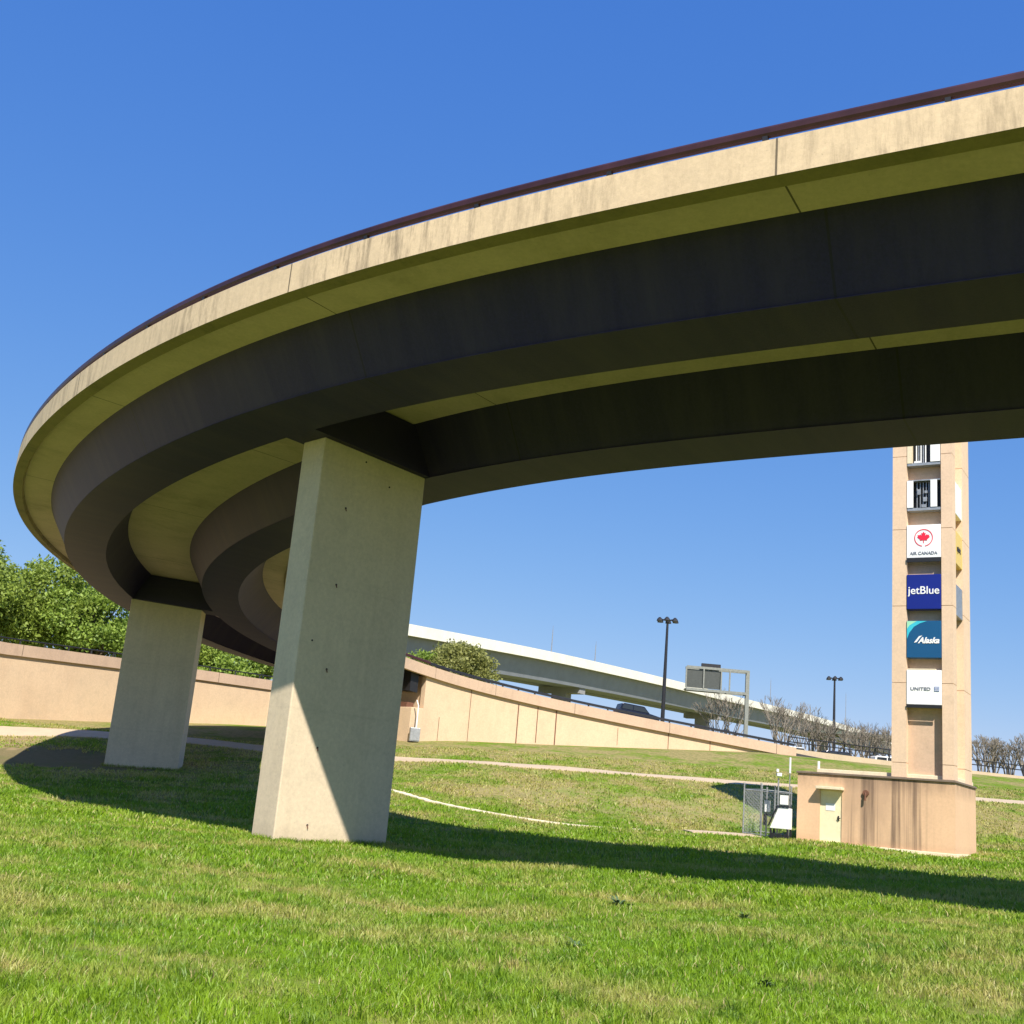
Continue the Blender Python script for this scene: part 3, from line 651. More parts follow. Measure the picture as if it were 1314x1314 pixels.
# broken sign frames
def broken(z0, z1, label, v):
    wpos = FL+UD*(TU0+(ru0+ru1)/2)+WD*(TW0-.02); w = ru1-ru0-.05; h = z1-z0
    s_ = thing('tower_sign', label, 'sign', 'sign boxes stacked in the tower recesses', (wpos.x, wpos.y, z0), RZ)
    L((-w/2,w/2,.02,.40,-.02,.10), name='bottom_tray', mat=M['grey'], parent=s_); L((-w/2,w/2,.02,.40,h-.05,h), name='top_rail', mat=M['grey'], parent=s_)
    L((-w/2+.02,w/2-.02,.34,.385,.10,h-.06), name='back_panel', mat=M['black'], parent=s_)
    if v == 0:
        L((.30,w/2,-.01,.03,.12,h), name='torn_face', mat=M['white'], parent=s_, label='torn right half of the sign face')
        L((-w/2,-w/2+.20,-.0,.30,.10,h-.05), name='side_panel', mat=M['pale'], parent=s_)
        for k, x in enumerate((-.36,-.26,-.16,-.06,.04)): L((x,x+.045,.14,.18,.12,h-.07), name='lamp_tube', mat=M['grey'] if k % 2 else M['white'], parent=s_)
        L((-.42,-.10,.05,.10,.12,.20), name='ballast', mat=M['white'], parent=s_)
    else:
        L((-w/2,-w/2+.27,-.01,.03,.12,h-.04), name='torn_face', mat=M['white'], parent=s_, label='torn left strip of the sign face')
        L((w/2-.42,w/2-.14,-.01,.03,.12,h-.04), name='torn_face', mat=M['white'], parent=s_, label='torn right strip of the sign face')
        for k, x in enumerate((-.34,-.20,-.07,.06,.18)): L((x,x+.03,.20,.24,.12,h-.07), name='lamp_tube', mat=M['grey'], parent=s_)
        for bb in ((-.05,.12,.12,.18,.42,.62), (-.30,-.15,.12,.18,.75,1.0), (.02,.14,.10,.16,.80,.92), (-.12,.10,.10,.16,.15,.28)): L(bb, name='ballast', mat=M['grey'], parent=s_)
broken(17.95, 19.60, 'empty sign frame with half its face torn off, highest in view under the bridge', 0)
broken(15.83, 17.25, 'empty sign frame with only two white strips of its face left', 1)
# side signs
s_, w, h = sign(13.55, 15.05, M['yellow_sign'], 'yellow airline sign seen edge on in the right side of the tower', True)
text_mesh('spirit', .42, M['black'], 'lettering', s_, (0,-.012,h*.5), XR, bold=.006)
sign(11.20, 12.60, M['grey'], 'pale grey sign below the yellow one on the right side of the tower', True)
sign(15.85, 17.35, M['white'], 'plain white sign above the yellow one on the right side of the tower', True)

# ------------------------------------------------------------------ chain link enclosure and equipment
cf = thing('chain_link_fence', 'grey chain link fence enclosure on the grass left of the block house', 'fence')
FP = [(11.75,54.1),(12.45,53.6),(12.95,53.2),(13.62,52.72)]; FB = [(11.75,54.1),(12.9,55.7),(14.2,55.2)]
for (x, y) in FP[:3]+FB[1:]:
    q = MB(); g = gsurf(x, y); q.tube([(x,y,g-.1),(x,y,g+2.25)], .035, 8); q.box((x,y,g+2.27), (.08,.08,.06)); q.build('post', M['grey'], cf)
def mesh_panel(a, b, h=2.0):
    ga, gb = gsurf(*a), gsurf(*b); A_ = Vector((a[0],a[1],ga)); B_ = Vector((b[0],b[1],gb)); Ln = (B_-A_).length
    q = MB(); q.tube([A_+Vector((0,0,h)), B_+Vector((0,0,h))], .022, 6); q.build('top_rail', M['grey'], cf); q = MB(); q.tube([A_+Vector((0,0,.08)), B_+Vector((0,0,.08))], .018, 6); q.build('bottom_rail', M['grey'], cf)
    q = MB(); st = .17
    n = int((Ln+h)/st)
    for i in range(n):
        for sgn in (0, 1):
            # line u+v = c clipped to the rectangle
            c = (i+1)*st; u0, v0 = (min(c, Ln), c-min(c, Ln)); v1 = min(c, h); u1 = c-v1
            if v0 > h: continue
            if sgn: u0, u1 = Ln-u0, Ln-u1
            pa = A_.lerp(B_, u0/Ln)+Vector((0,0,v0)); pb = A_.lerp(B_, u1/Ln)+Vector((0,0,v1))
            if (pa-pb).length > .05: q.tube([pa, pb], .0045, 3, cap=False)
    q.build('wire_mesh', M['grey'], cf)
for a, b in zip(FP[:-1], FP[1:]): mesh_panel(a, b)
for a, b in zip(FB[:-1], FB[1:]): mesh_panel(a, b)
g0 = gsurf(13.1, 52.6)
cab = thing('electrical_cabinet', 'white slant topped electrical cabinet on legs beside the block house', 'electrical cabinet', loc=(13.05,52.45,g0), rz=RZ)
q = MB(); q.prism([(-.42,-.25,.45),(.42,-.25,.45),(.42,.3,.45),(-.42,.3,.45)], [(-.05,-.25,1.35),(.42,-.25,1.35),(.42,.3,1.35),(-.05,.3,1.35)]); q.build('housing', M['white'], cab, bevel=.02)
q = MB(); q.tube([(-.46,-.28,.55),(-.08,-.28,1.42),(.46,-.28,1.42)], .035, 6); q.build('strut', M['dark'], cab)
for x, y in ((-.38,-.2),(.38,-.2),(.38,.25),(-.38,.25)):
    q = MB(); q.box((x,y,.22), (.07,.07,.46)); q.build('leg', M['dark'], cab)
q = MB()
for x in (-.30, .0, .30): q.tube([(x,-.22,.13),(x,-.10,.13)], .13, 12)
q.build('pipe_stub', M['dark'], cab)
L((.02,.36,-.24,-.1,1.5,1.9), name='meter_box', mat=M['white'], parent=cab)
cab2 = thing('switch_box', 'small white switch box on a post inside the chain link fence', 'switch box', loc=(12.75,53.9,gsurf(12.75,53.9)))
q = MB(); q.tube([(0,0,0),(0,0,2.2)], .04, 8); q.build('post', M['grey'], cab2)
q = MB(); q.box((0,-.1,1.35), (.24,.15,.5)); q.build('box', M['white'], cab2); q = MB(); q.box((-.1,-.05,.75), (.08,.1,.5)); q.box((.15,-.05,.98), (.5,.06,.05)); q.build('bracket', M['dark'], cab2)
pl = thing('light_pole', 'short grey pole with a small white floodlight beside the electrical cabinet', 'light pole', loc=(12.98,52.75,gsurf(12.98,52.75)))
q = MB(); q.tube([(0,0,0),(0,0,2.65)], .035, 8); q.build('post', M['grey'], pl)
q = MB(); q.box((0,-.06,2.80), (.20,.24,.14)); q.box((-.06,-.02,2.98), (.10,.10,.12)); q.build('lamp_head', M['white'], pl)
pl = thing('whip_antenna', 'thin pale pole with a white upper tube rising beside the block house', 'pole', loc=(13.55,53.0,gsurf(13.55,53.0)))
q = MB(); q.tube([(0,0,0),(0,0,2.9)], .025, 6); q.build('post', M['grey'], pl); q = MB(); q.tube([(0,0,2.9),(0,0,3.6)], .045, 8); q.build('antenna', M['white'], pl)

# ------------------------------------------------------------------ far flyover
FV = [(-15.5,115.5,18.5),(-9.7,125,19.3),(4.9,147,20.7),(16.8,165.5,21.6),(30.4,188,22.6),(47.6,219,24.0),(69.5,256,25.6),(93.4,300,27.3),(125,360,29.4)]
def cat(P, n=14):
    P = [Vector(p) for p in P]; out = []
    for i in range(len(P)-1):
        p0, p1, p2, p3 = P[max(i-1,0)], P[i], P[i+1], P[min(i+2, len(P)-1)]
        for k in range(n):
            t = k/n; out.append(.5*((2*p1)+(-p0+p2)*t+(2*p0-5*p1+4*p2-p3)*t*t+(-p0+3*p1-3*p2+p3)*t**3))
    out.append(P[-1]); return out
FC = cat(FV)
fo = thing('flyover_bridge', 'distant flyover with a white parapet and blue grey girder crossing behind the right wall', 'bridge')
def ribbon(C, prof, name, mat, parent, i0=0, i1=None):
    C = C[i0:i1]; V = []; k = len(prof)
    for i, p in enumerate(C):
        t = C[min(i+1, len(C)-1)]-C[max(i-1, 0)]; t.z = 0; t.normalize(); n = Vector((-t.y, t.x, 0))
        for (o, v) in prof: V.append(p+n*o+Vector((0,0,v)))
    F = [(i*k+j, (i+1)*k+j, (i+1)*k+(j+1) % k, i*k+(j+1) % k) for i in range(len(C)-1) for j in range(k)]+[tuple(range(k)), tuple(range((len(C)-1)*k, len(C)*k))[::-1]]
    q = MB(); q.add(V, F); return q.build(name, mat, parent)
ribbon(FC, [(0,0),(0,-1.25),(.3,-1.25),(.3,0)], 'parapet', M['white_conc'], fo)
ribbon(FC, [(10.7,0),(10.7,-1.25),(11,-1.25),(11,0)], 'parapet', M['white_conc'], fo)
ribbon(FC, [(.3,-1.0),(.3,-1.25),(10.7,-1.25),(10.7,-1.0)], 'deck_slab', M['grey_conc'], fo)
ribbon(FC, [(.85,-1.253),(1.5,-3.75),(5.0,-3.75),(5.4,-1.253)], 'girder', M['girder_blue'], fo)
ribbon(FC, [(6.6,-1.253),(7.0,-3.6),(9.4,-3.6),(10.2,-1.253)], 'girder', M['girder_blue'], fo)
for k, i in enumerate((38, 66, 94)):
    if i < len(FC):
        p = FC[i]; t = FC[i+1]-FC[i-1]; a = math.atan2(t.y, t.x); n = Vector((-math.sin(a), math.cos(a), 0)); c = p+n*5
        q = MB(); q.box((c.x, c.y, p.z-4.15), (1.7, 6.6, .8), a); q.build('pier_cap', M['grey_conc'], fo)
        q = MB(); q.box((c.x, c.y, (p.z-4.55)/2+2), (1.6, 2.3, p.z-4.55-4), a); q.build('pier', M['grey_conc'], fo)
# thin poles on the flyover
def slim(x, y, z, h, lab):
    o = thing('slim_pole', lab, 'pole', 'slim poles along the flyover', (x, y, z)); q = MB(); q.tube([(0,0,0),(0,0,h)], [.10,.05], 6); q.build('shaft', M['grey'], o)
    q = MB(); q.tube([(0,0,h),(0,0,h+.5)], .02, 4); q.build('tip', M['grey'], o)
def fpt(x):
    i = min(range(len(FC)), key=lambda k: abs(FC[k].x-x)); return FC[i]
for x, h, lab in [(6.4,4.2,'slim grey pole on the flyover, leftmost of the four'),(13.2,3.6,'slim grey pole on the flyover, second from the left'),(54.6,6.2,'slim grey pole on the flyover behind the bare trees'),(87,9,'slim grey pole at the far low end of the flyover')]:
    p = fpt(x); slim(p.x, p.y+.6, p.z-1.2, h, lab)

# ------------------------------------------------------------------ high mast lights
def mast(x, y, z0, H, r, lab):
    o = thing('mast_light', lab, 'lamp post', 'tall mast lights', (x, y, z0))
    q = MB(); q.tube([(0,0,0),(0,0,H*.5),(0,0,H)], [.24,.19,.12], 10); q.build('pole', M['dark'], o)
    q = MB(); q.tube([(0,0,H-.25),(0,0,H+.12)], .22, 12)
    n = 6
    for k in range(n):
        a = 2*math.pi*k/n+.3; q.tube([(0,0,H),(math.cos(a)*r*.75, math.sin(a)*r*.75, H+.05)], .05, 6)
    q.build('crown_bracket', M['dark'], o)
    for k in range(n):
        a = 2*math.pi*k/n+.3; c = (math.cos(a)*r*.8, math.sin(a)*r*.8, H); q = MB()
        q.tube([(c[0],c[1],H+.22),(c[0],c[1],H+.02),(c[0],c[1],H-.18)], [.10,.28,.33], 10); q.build('lamp_head', M['dark'], o)
mast(17.35, 120, gsurf(17.35,120)-.2, 21.4-gsurf(17.35,120)+.2, 1.15, 'tall dark mast light with a ring of lamps, beside the sign gantry')
mast(46.8, 160, gsurf(46.8,160)-.2, 21.9-gsurf(46.8,160)+.2, 1.15, 'smaller farther dark mast light between the gantry and the tower')

# ------------------------------------------------------------------ sign gantry
ga = thing('sign_gantry', 'grey cantilever sign gantry with dark sign backs beyond the right wall', 'sign gantry')
GY = 115.; x0, x1, xp = 18.65, 25.0, 24.9; zt, zb_ = 16.05, 13.85
g = gsurf(xp, GY); q = MB(); q.box((xp, GY, (g+16.2)/2), (.36,.36,16.2-g)); q.build('post', M['gantry'], ga)
for z, n in ((zt, 'top_chord'), (zb_, 'bottom_chord')):
    for dy in (0, .9):
        q = MB(); q.box(((x0+x1)/2-.05, GY+dy-.4, z), (x1-x0-.3, .14, .24)); q.build(n, M['gantry'], ga)
for x in (x0, x0+1.75, x0+3.5, x0+4.35):
    q = MB(); q.box((x+.05, GY-.42, (zt+zb_)/2), (.13,.13,zt-zb_-.24)); q.build('upright', M['gantry'], ga)
for a, b in ((x0+.2, x0+1.68), (x0+1.92, x0+3.42)):
    q = MB(); q.box(((a+b)/2, GY-.25, (zt+zb_)/2-.02), (b-a+.18, .1, 1.78)); q.build('sign_back', M['sign_grey'], ga)
q = MB(); q.box((x0+1.8, GY+.1, zb_-.0), (3.6,.9,.10)); q.build('walkway', M['gantry'], ga)
q = MB(); q.box((x0+2.55, GY, zt+.32), (1.9,.4,.34)); q.build('cabinet', M['dark'], ga)

# ------------------------------------------------------------------ cars
def car(name, label, paint, loc, rz, sc_=1., tilt=0, group=None, suv=True):
    o = thing(name, label, 'car', group, loc, rz); o.rotation_euler = (0, tilt, rz); o.scale = (sc_,)*3
    W2 = .9
    def side(P, y0, y1, mat, nm, par=o, bev=.05):
        q = MB(); q.prism([(x, y0, z) for x, z in P], [(x, y1, z) for x, z in P]); return q.build(nm, mat, par, bevel=bev)
    side([(-2.25,.35),(2.2,.35),(2.28,.62),(2.2,.95),(1.25,1.08),(-2.15,1.10),(-2.3,.8)], -W2, W2, paint, 'body')
    rf = 1.72 if suv else 1.45
    side([(-2.1,1.09),(1.2,1.07),(.55,rf-.03),(.3,rf),(-1.75,rf),(-1.95,rf-.08)], -W2+.1, W2-.1, paint, 'roof')
    for y in (-W2+.088, W2-.1+.012):
        side([(-1.9,1.14),(-.75,1.14),(-.75,rf-.12),(-1.78,rf-.12)], y-.008, y+.008, M['glass'], 'window', bev=0)
        side([(-.65,1.14),(.98,1.14),(.48,rf-.12),(-.65,rf-.12)], y-.008, y+.008, M['glass'], 'window', bev=0)
    q = MB(); a = Vector((1.2,0,1.09)); b = Vector((.57,0,rf-.05)); n = Vector((.5,0,.35)).normalized()*.012
    q.add([(a+n)+Vector((0,-.72,0)),(a+n)+Vector((0,.72,0)),(b+n)+Vector((0,.66,0)),(b+n)+Vector((0,-.66,0))], [(0,1,2,3)]); q.build('windscreen', M['glass'], o)
    for x in (-1.4, 1.4):
        for y in (-.82, .82):
            q = MB(); q.tube([(x,y-.11,.34),(x,y+.11,.34)], .34, 16); wl = q.build('wheel', M['tyre'], o)
            q = MB(); q.tube([(x,y-.12,.34),(x,y+.12,.34)], .19, 12); q.build('rim', M['grey'], wl)
    for y in (-.65, .65):
        q = MB(); q.box((2.22,y,.78), (.08,.35,.16)); q.build('headlight', M['white'], o); q = MB(); q.box((-2.26,y,.85), (.08,.2,.25)); q.build('tail_light', M['car_red'], o)
    return o
sc0 = 109.3; p = at(sc0, W-4.6, .34); p2_ = at(sc0+2, W-4.6, .34); dz = (p2_-p); tilt = math.atan2(-dz.z, math.hypot(dz.x, dz.y))
car('parked_car', 'dark navy sport utility car on the ramp above the right wall', M['car_navy'], tuple(p), head(sc0), .80, tilt)
for (x, y, m, c) in [(-46.5,96,M['car_silver'],'silver car behind the left wall, at the left edge'),(-41.2,99,M['car_white'],'white car behind the left wall under the green trees'),(-36,103,M['car_silver'],'silver car behind the left wall nearest the far pier')]:
    car('parked_car', c, m, (x, y, gsurf(x, y)), .6, 1, group='cars parked behind the left wall', suv=False)
for (x, y, m, c) in [(36.5,122,M['car_navy'],'dark car by the green canopy, the left one'),(42,123,M['car_white'],'white car by the green canopy, near the tower'),(31.5,121,M['car_silver'],'silver car among the bare trees left of the canopy')]:
    car('parked_car', c, m, (x, y, gsurf(x, y)+.35), .1, 1, group='cars parked on the hilltop')
cn = thing('parking_canopy', 'long low dark green parking canopy beyond the bare trees', 'canopy')
gcn = gsurf(42,131)
q = MB(); q.box((43, 131, 12.0), (16, 5, .35)); q.build('roof', M['canopy'], cn)
for x in (36, 39.5, 43, 46.5, 50):
    q = MB(); q.box((x, 131, (gcn+11.83)/2), (.2,.2,11.83-gcn)); q.build('post', M['canopy'], cn)

# ------------------------------------------------------------------ trees
G_ = None
def leaf_cloud(name, mat, parent, lumps, n, size, seed, flat=.75):
    r = np.random.default_rng(seed); L_ = np.array([l[:3] for l in lumps]); Rr = np.array([l[3] for l in lumps]); wgt = Rr**2; wgt = wgt/wgt.sum()
    idx = r.choice(len(lumps), n, p=wgt); d = r.normal(size=(n,3)); d /= np.linalg.norm(d, axis=1)[:,None]
    rad = Rr[idx]*(1-.55*r.random(n)**1.8)*(1+.10*r.normal(size=n)); P = L_[idx]+d*rad[:,None]*np.array([1,1,flat])
    # twig clusters so that the outline is uneven
    cl = r.normal(size=(n,3))*size*.5; P = P+cl
    a = r.normal(size=(n,3)); a /= np.linalg.norm(a, axis=1)[:,None]; b = np.cross(a, r.normal(size=(n,3))); b /= np.linalg.norm(b, axis=1)[:,None]
    s = size*(.6+.8*r.random(n))[:,None]; V = np.stack([P-a*s*.5, P+b*s*.28, P+a*s*.5, P-b*s*.28], 1).reshape(-1,3)
    me = bpy.data.meshes.new(name); me.vertices.add(4*n); me.vertices.foreach_set('co', V.ravel().astype(np.float32))
    me.loops.add(4*n); me.loops.foreach_set('vertex_index', np.arange(4*n, dtype=np.int32)); me.polygons.add(n); me.polygons.foreach_set('loop_start', np.arange(0, 4*n, 4, dtype=np.int32)); me.polygons.foreach_set('loop_total', np.full(n, 4, dtype=np.int32))
    me.update(calc_edges=True); me.validate(); at_ = me.attributes.new('rnd', 'FLOAT', 'POINT'); at_.data.foreach_set('value', np.repeat(r.random(n), 4).astype(np.float32))
    me.materials.append(mat); o = bpy.data.objects.new(name, me); col.objects.link(o); o.parent = parent; return o
def make_lumps(R, H, n, seed, z0):
    r = random.Random(seed); out = []
    for i in range(n):
        a = r.uniform(0, 6.283); q = math.sqrt(r.random()); zz = r.random()
        k = math.sqrt(max(0, 1-(zz*2-1)**2*.8)); out.append((math.cos(a)*R*q*k, math.sin(a)*R*q*k, z0+H*zz, R*r.uniform(.20,.38)))
    return out
def tree(label, x, y, R, z0, H, mat, n, size, seed, group, name='leafy_tree', nl=22, zbase=None):
    zb = zbase if zbase is not None else gsurf(x, y)
    t = thing(name, label, 'tree', group, (x, y, zb-.1)); r = random.Random(seed)
    lumps = make_lumps(R, H, nl, seed, z0-zb); q = MB(); h0 = max(.6, (z0-zb)*.55); tr = max(.12, R*.05)
    q.tube([(0,0,0),(.08,0,h0*.5),(.02,.05,h0)], [tr*1.3,tr*1.05,tr], 9)
    for (lx, ly, lz, lr) in lumps[::2]:
        m = Vector((lx*.45+r.uniform(-.3,.3), ly*.45, h0+(lz-h0)*.6)); q.tube([(0,0,h0*.85), m, (lx, ly, lz)], [tr*.6,tr*.35,tr*.1], 6)
    q.build('trunk', M['bark'], t, smooth=True); leaf_cloud('crown', mat, t, lumps, n, size, seed); return t
G1 = 'green trees behind the left wall'
tree('broad green tree behind the left wall, at the left edge of the photo', -51, 106, 8.0, 13.3, 6.3, M['leaf'], 26000, .36, 3, G1, nl=34)
tree('broad green tree behind the left wall, second from the left', -44.5, 110, 6.8, 13.2, 6.1, M['leaf'], 24000, .36, 5, G1, nl=34)
tree('broad green tree behind the left wall, close to the far pier', -38.3, 109, 5.8, 12.3, 4.7, M['leaf_bright'], 20000, .34, 8, G1, nl=30)
tree('low bright green tree behind the left wall, seen between the two piers', -26.3, 116, 4.6, 10.0, 3.6, M['leaf_bright'], 12000, .36, 9, G1, nl=26)
tree('green tree largely hidden behind the far pier', -32.5, 114, 4.8, 11.5, 5.0, M['leaf'], 12000, .36, 12, G1)
tree('round olive green tree standing behind the cap of the right wall', -3.7, 112.5, 3.6, 11.4, 4.0, M['leaf_olive'], 18000, .28, 21, None, 'round_tree', nl=40)
tree('small bright green shrub on the ramp beside the near pier', -7.6, 111.5, 1.9, 12.6, 2.2, M['leaf_bright'], 5000, .26, 25, None, 'green_shrub')
def bare(label, x, y, ztop, spread, seed, group, stems=8):
    zb = gsurf(x, y); t = thing('bare_tree', label, 'tree', group, (x, y, zb-.1)); r = random.Random(seed); H = ztop-zb
    q = MB(); tw_ = MB()
    def grow(p, d, ln, rad, lv):
        e = p+d*ln; m = p+d*ln*.5+Vector((r.uniform(-1,1), r.uniform(-1,1), r.uniform(-.3,.3)))*ln*.05
        (q if lv < 2 else tw_).tube([p, m, e], [rad, rad*.8, rad*.62], 5 if lv < 2 else 3, cap=False)
        if lv < 4:
            for k in range(r.choice((2,3,3)) if lv else 3):
                nd = (d+Vector((r.uniform(-1,1), r.uniform(-1,1), r.uniform(-.15,.7)))*.55).normalized()
                grow(e, nd, ln*r.uniform(.55,.78), max(.019, rad*.58), lv+1)
    for k in range(stems):
        a = 6.283*k/stems+r.uniform(-.3,.3); d = Vector((math.cos(a)*spread, math.sin(a)*spread, 1)).normalized()
        grow(Vector((math.cos(a)*.15, math.sin(a)*.15, 0)), d, H*.36, .095, 0)
    q.build('trunk', M['twig'], t); tw_.build('crown', M['twig'], t)
G2 = 'bare winter trees along the hilltop'
bl = [(23.4,118,14.7,.30,'bare tree in front of the gantry post'),(29.2,118,14.2,.22,'bare tree standing alone right of the gantry'),(33.8,125,14.4,.4,'wide bare tree left of the second mast light'),
 (36.4,126,13.6,.4,'bare tree under the second mast light'),(39.0,124,13.2,.35,'bare tree in front of the green canopy, leftmost there'),(40.7,126,13.4,.35,'bare tree in front of the green canopy, middle one'),(42.6,124,13.3,.35,'bare tree touching the left edge of the tower'),
 (47.2,112,11.9,.28,'bare tree just right of the tower'),(48.6,113,12.0,.28,'bare tree right of the tower, second from it'),(49.9,112.5,11.3,.25,'thin bare tree right of the tower, third from it'),(51.4,112,12.2,.3,'bare tree at the right edge of the photo')]
for k, (x, y, zt_, sp, lab) in enumerate(bl): bare(lab, x, y, zt_-.2, sp, 40+k, G2)

# ------------------------------------------------------------------ grass
def blades(name, n, ylo, yhi, hgt, wid, seed, qlim=.52, keep=None, at_xy=None):
    r = np.random.default_rng(seed); u = r.random(n); y = ylo+(yhi-ylo)*u
    x = (r.random(n)*2-1)*qlim*(y+(6 if yhi < 30 else 3))
    if at_xy is not None: x, y = at_xy; n = len(x)
    # clumping
    cx = np.sin(x*2.1+np.sin(y*1.7)*1.4)*np.sin(y*2.4+np.sin(x*1.3)); k = r.random(n) < ((.62+.38*cx) if at_xy is None else 2); x, y = x[k], y[k]; n = len(x)
    ix = np.clip(np.searchsorted(xs, x)-1, 0, nx-2); jy = np.clip(np.searchsorted(ys, y)-1, 0, len(ys)-2)
    a = (x-xs[ix])/(xs[ix+1]-xs[ix]); b = (y-ys[jy])/(ys[jy+1]-ys[jy])
    z = (GZ[jy,ix]*(1-a)+GZ[jy,ix+1]*a)*(1-b)+(GZ[jy+1,ix]*(1-a)+GZ[jy+1,ix+1]*a)*b
    ok = np.ones(n, bool)
    for (bx, by) in ((b1[0], b1[2]), (b2[0], b2[2])):
        pass
    th = r.random(n)*6.283; big = .55+.75*r.random(n)**1.5; tall = .75+.5*(np.sin(x*.9+1)*np.sin(y*.7+x*.3)*.5+.5)
    h = hgt*big*tall; w = wid*(.7+.6*r.random(n)); lean = (r.random(n)*.95+.1)*h; la = r.random(n)*6.283
    P = np.stack([x, y, z-.01], 1); s = np.stack([np.cos(th), np.sin(th), 0*th], 1)*w[:,None]*.5
    ld = np.stack([np.cos(la), np.sin(la), 0*la], 1)*lean[:,None]; up = np.stack([0*h, 0*h, h], 1)
    V = np.stack([P-s, P+s, P+ld*.35+up*.62+s*.8, P+ld*.35+up*.62-s*.8, P+ld+up], 1)   # 5 verts
    V = V.reshape(-1,3); base = np.arange(n)*5
    LI = np.stack([base, base+1, base+2, base+3, base+3, base+2, base+4], 1).ravel(); ls = np.stack([np.arange(n)*7, np.arange(n)*7+4], 1).ravel(); lt = np.tile([4,3], n)
    me = bpy.data.meshes.new(name); me.vertices.add(len(V)); me.vertices.foreach_set('co', V.ravel().astype(np.float32)); me.loops.add(len(LI)); me.loops.foreach_set('vertex_index', LI.astype(np.int32))
    me.polygons.add(2*n); me.polygons.foreach_set('loop_start', ls.astype(np.int32)); me.polygons.foreach_set('loop_total', lt.astype(np.int32)); me.update(calc_edges=True)
    at_ = me.attributes.new('rnd', 'FLOAT', 'POINT'); at_.data.foreach_set('value', np.repeat(r.random(n), 5).astype(np.float32)); me.materials.append(M['blade'])
    return me
rt = np.random.default_rng(77)
def clumps(nc, ylo, yhi, per, rad):
    cy = ylo+(yhi-ylo)*rt.random(nc)**.8; cx = (rt.random(nc)*2-1)*.5*(cy+1); i = np.repeat(np.arange(nc), per)
    rr = rad*(.5+rt.random(nc))[i]; return cx[i]+rt.normal(size=len(i))*rr, cy[i]+rt.normal(size=len(i))*rr
def fringe(poly, per, off):
    X = []; Y = []
    c = np.mean([(p[0], p[1]) for p in poly], 0)
    for a, b in zip(poly, poly[1:]+poly[:1]):
        a = np.array(a[:2]); b = np.array(b[:2]); n = int(np.linalg.norm(b-a)*per); t = rt.random(n); p = a+(b-a)*t[:,None]; nn = np.array([(b-a)[1], -(b-a)[0]]); nn /= np.linalg.norm(nn)
        if nn@((a+b)/2-c) < 0: nn = -nn
        p = p+nn*(.012+off*rt.random(n)**2)[:,None]; X.append(p[:,0]); Y.append(p[:,1])
    return np.concatenate(X), np.concatenate(Y)
tufts = [blades('g', 1, 5, 14, .11, .010, 31, at_xy=clumps(420, 5, 15, 46, .07)), blades('g', 1, 5, 14, .14, .016, 32, at_xy=clumps(520, 14, 32, 34, .12)),
         blades('g', 1, 5, 14, .15, .016, 33, at_xy=fringe([tuple(v) for v in b1], 330, .16)), blades('g', 1, 5, 14, .16, .022, 34, at_xy=fringe([tuple(v) for v in b2], 90, .2))]
parts = [blades('g', 400000, 3.2, 12, .062, .0085, 1), blades('g', 290000, 12, 22, .075, .013, 2), blades('g', 150000, 22, 36, .11, .026, 3), blades('g', 110000, 36, 54, .13, .045, 4), blades('g', 150000, 54, 80, .12, .055, 5)]
def joinmesh(ms, name, mat):
    V = []; LI = []; LS = []; LT = []; R_ = []; vb = lb_ = 0
    for m in ms:
        nv = len(m.vertices); a = np.empty(nv*3, np.float32); m.vertices.foreach_get('co', a); V.append(a)
        nl = len(m.loops); b = np.empty(nl, np.int32); m.loops.foreach_get('vertex_index', b); LI.append(b+vb)
        npl = len(m.polygons); c = np.empty(npl, np.int32); m.polygons.foreach_get('loop_start', c); LS.append(c+lb_); d = np.empty(npl, np.int32); m.polygons.foreach_get('loop_total', d); LT.append(d)
        e = np.empty(nv, np.float32); m.attributes['rnd'].data.foreach_get('value', e); R_.append(e); vb += nv; lb_ += nl
    V, LI, LS, LT, R_ = map(np.concatenate, (V, LI, LS, LT, R_)); me = bpy.data.meshes.new(name)
    me.vertices.add(vb); me.vertices.foreach_set('co', V); me.loops.add(lb_); me.loops.foreach_set('vertex_index', LI); me.polygons.add(len(LS)); me.polygons.foreach_set('loop_start', LS); me.polygons.foreach_set('loop_total', LT)
    me.update(calc_edges=True); q = me.attributes.new('rnd', 'FLOAT', 'POINT'); q.data.foreach_set('value', R_); me.materials.append(mat); o = bpy.data.objects.new(name, me); col.objects.link(o)
    for m in ms: bpy.data.meshes.remove(m)
    return o
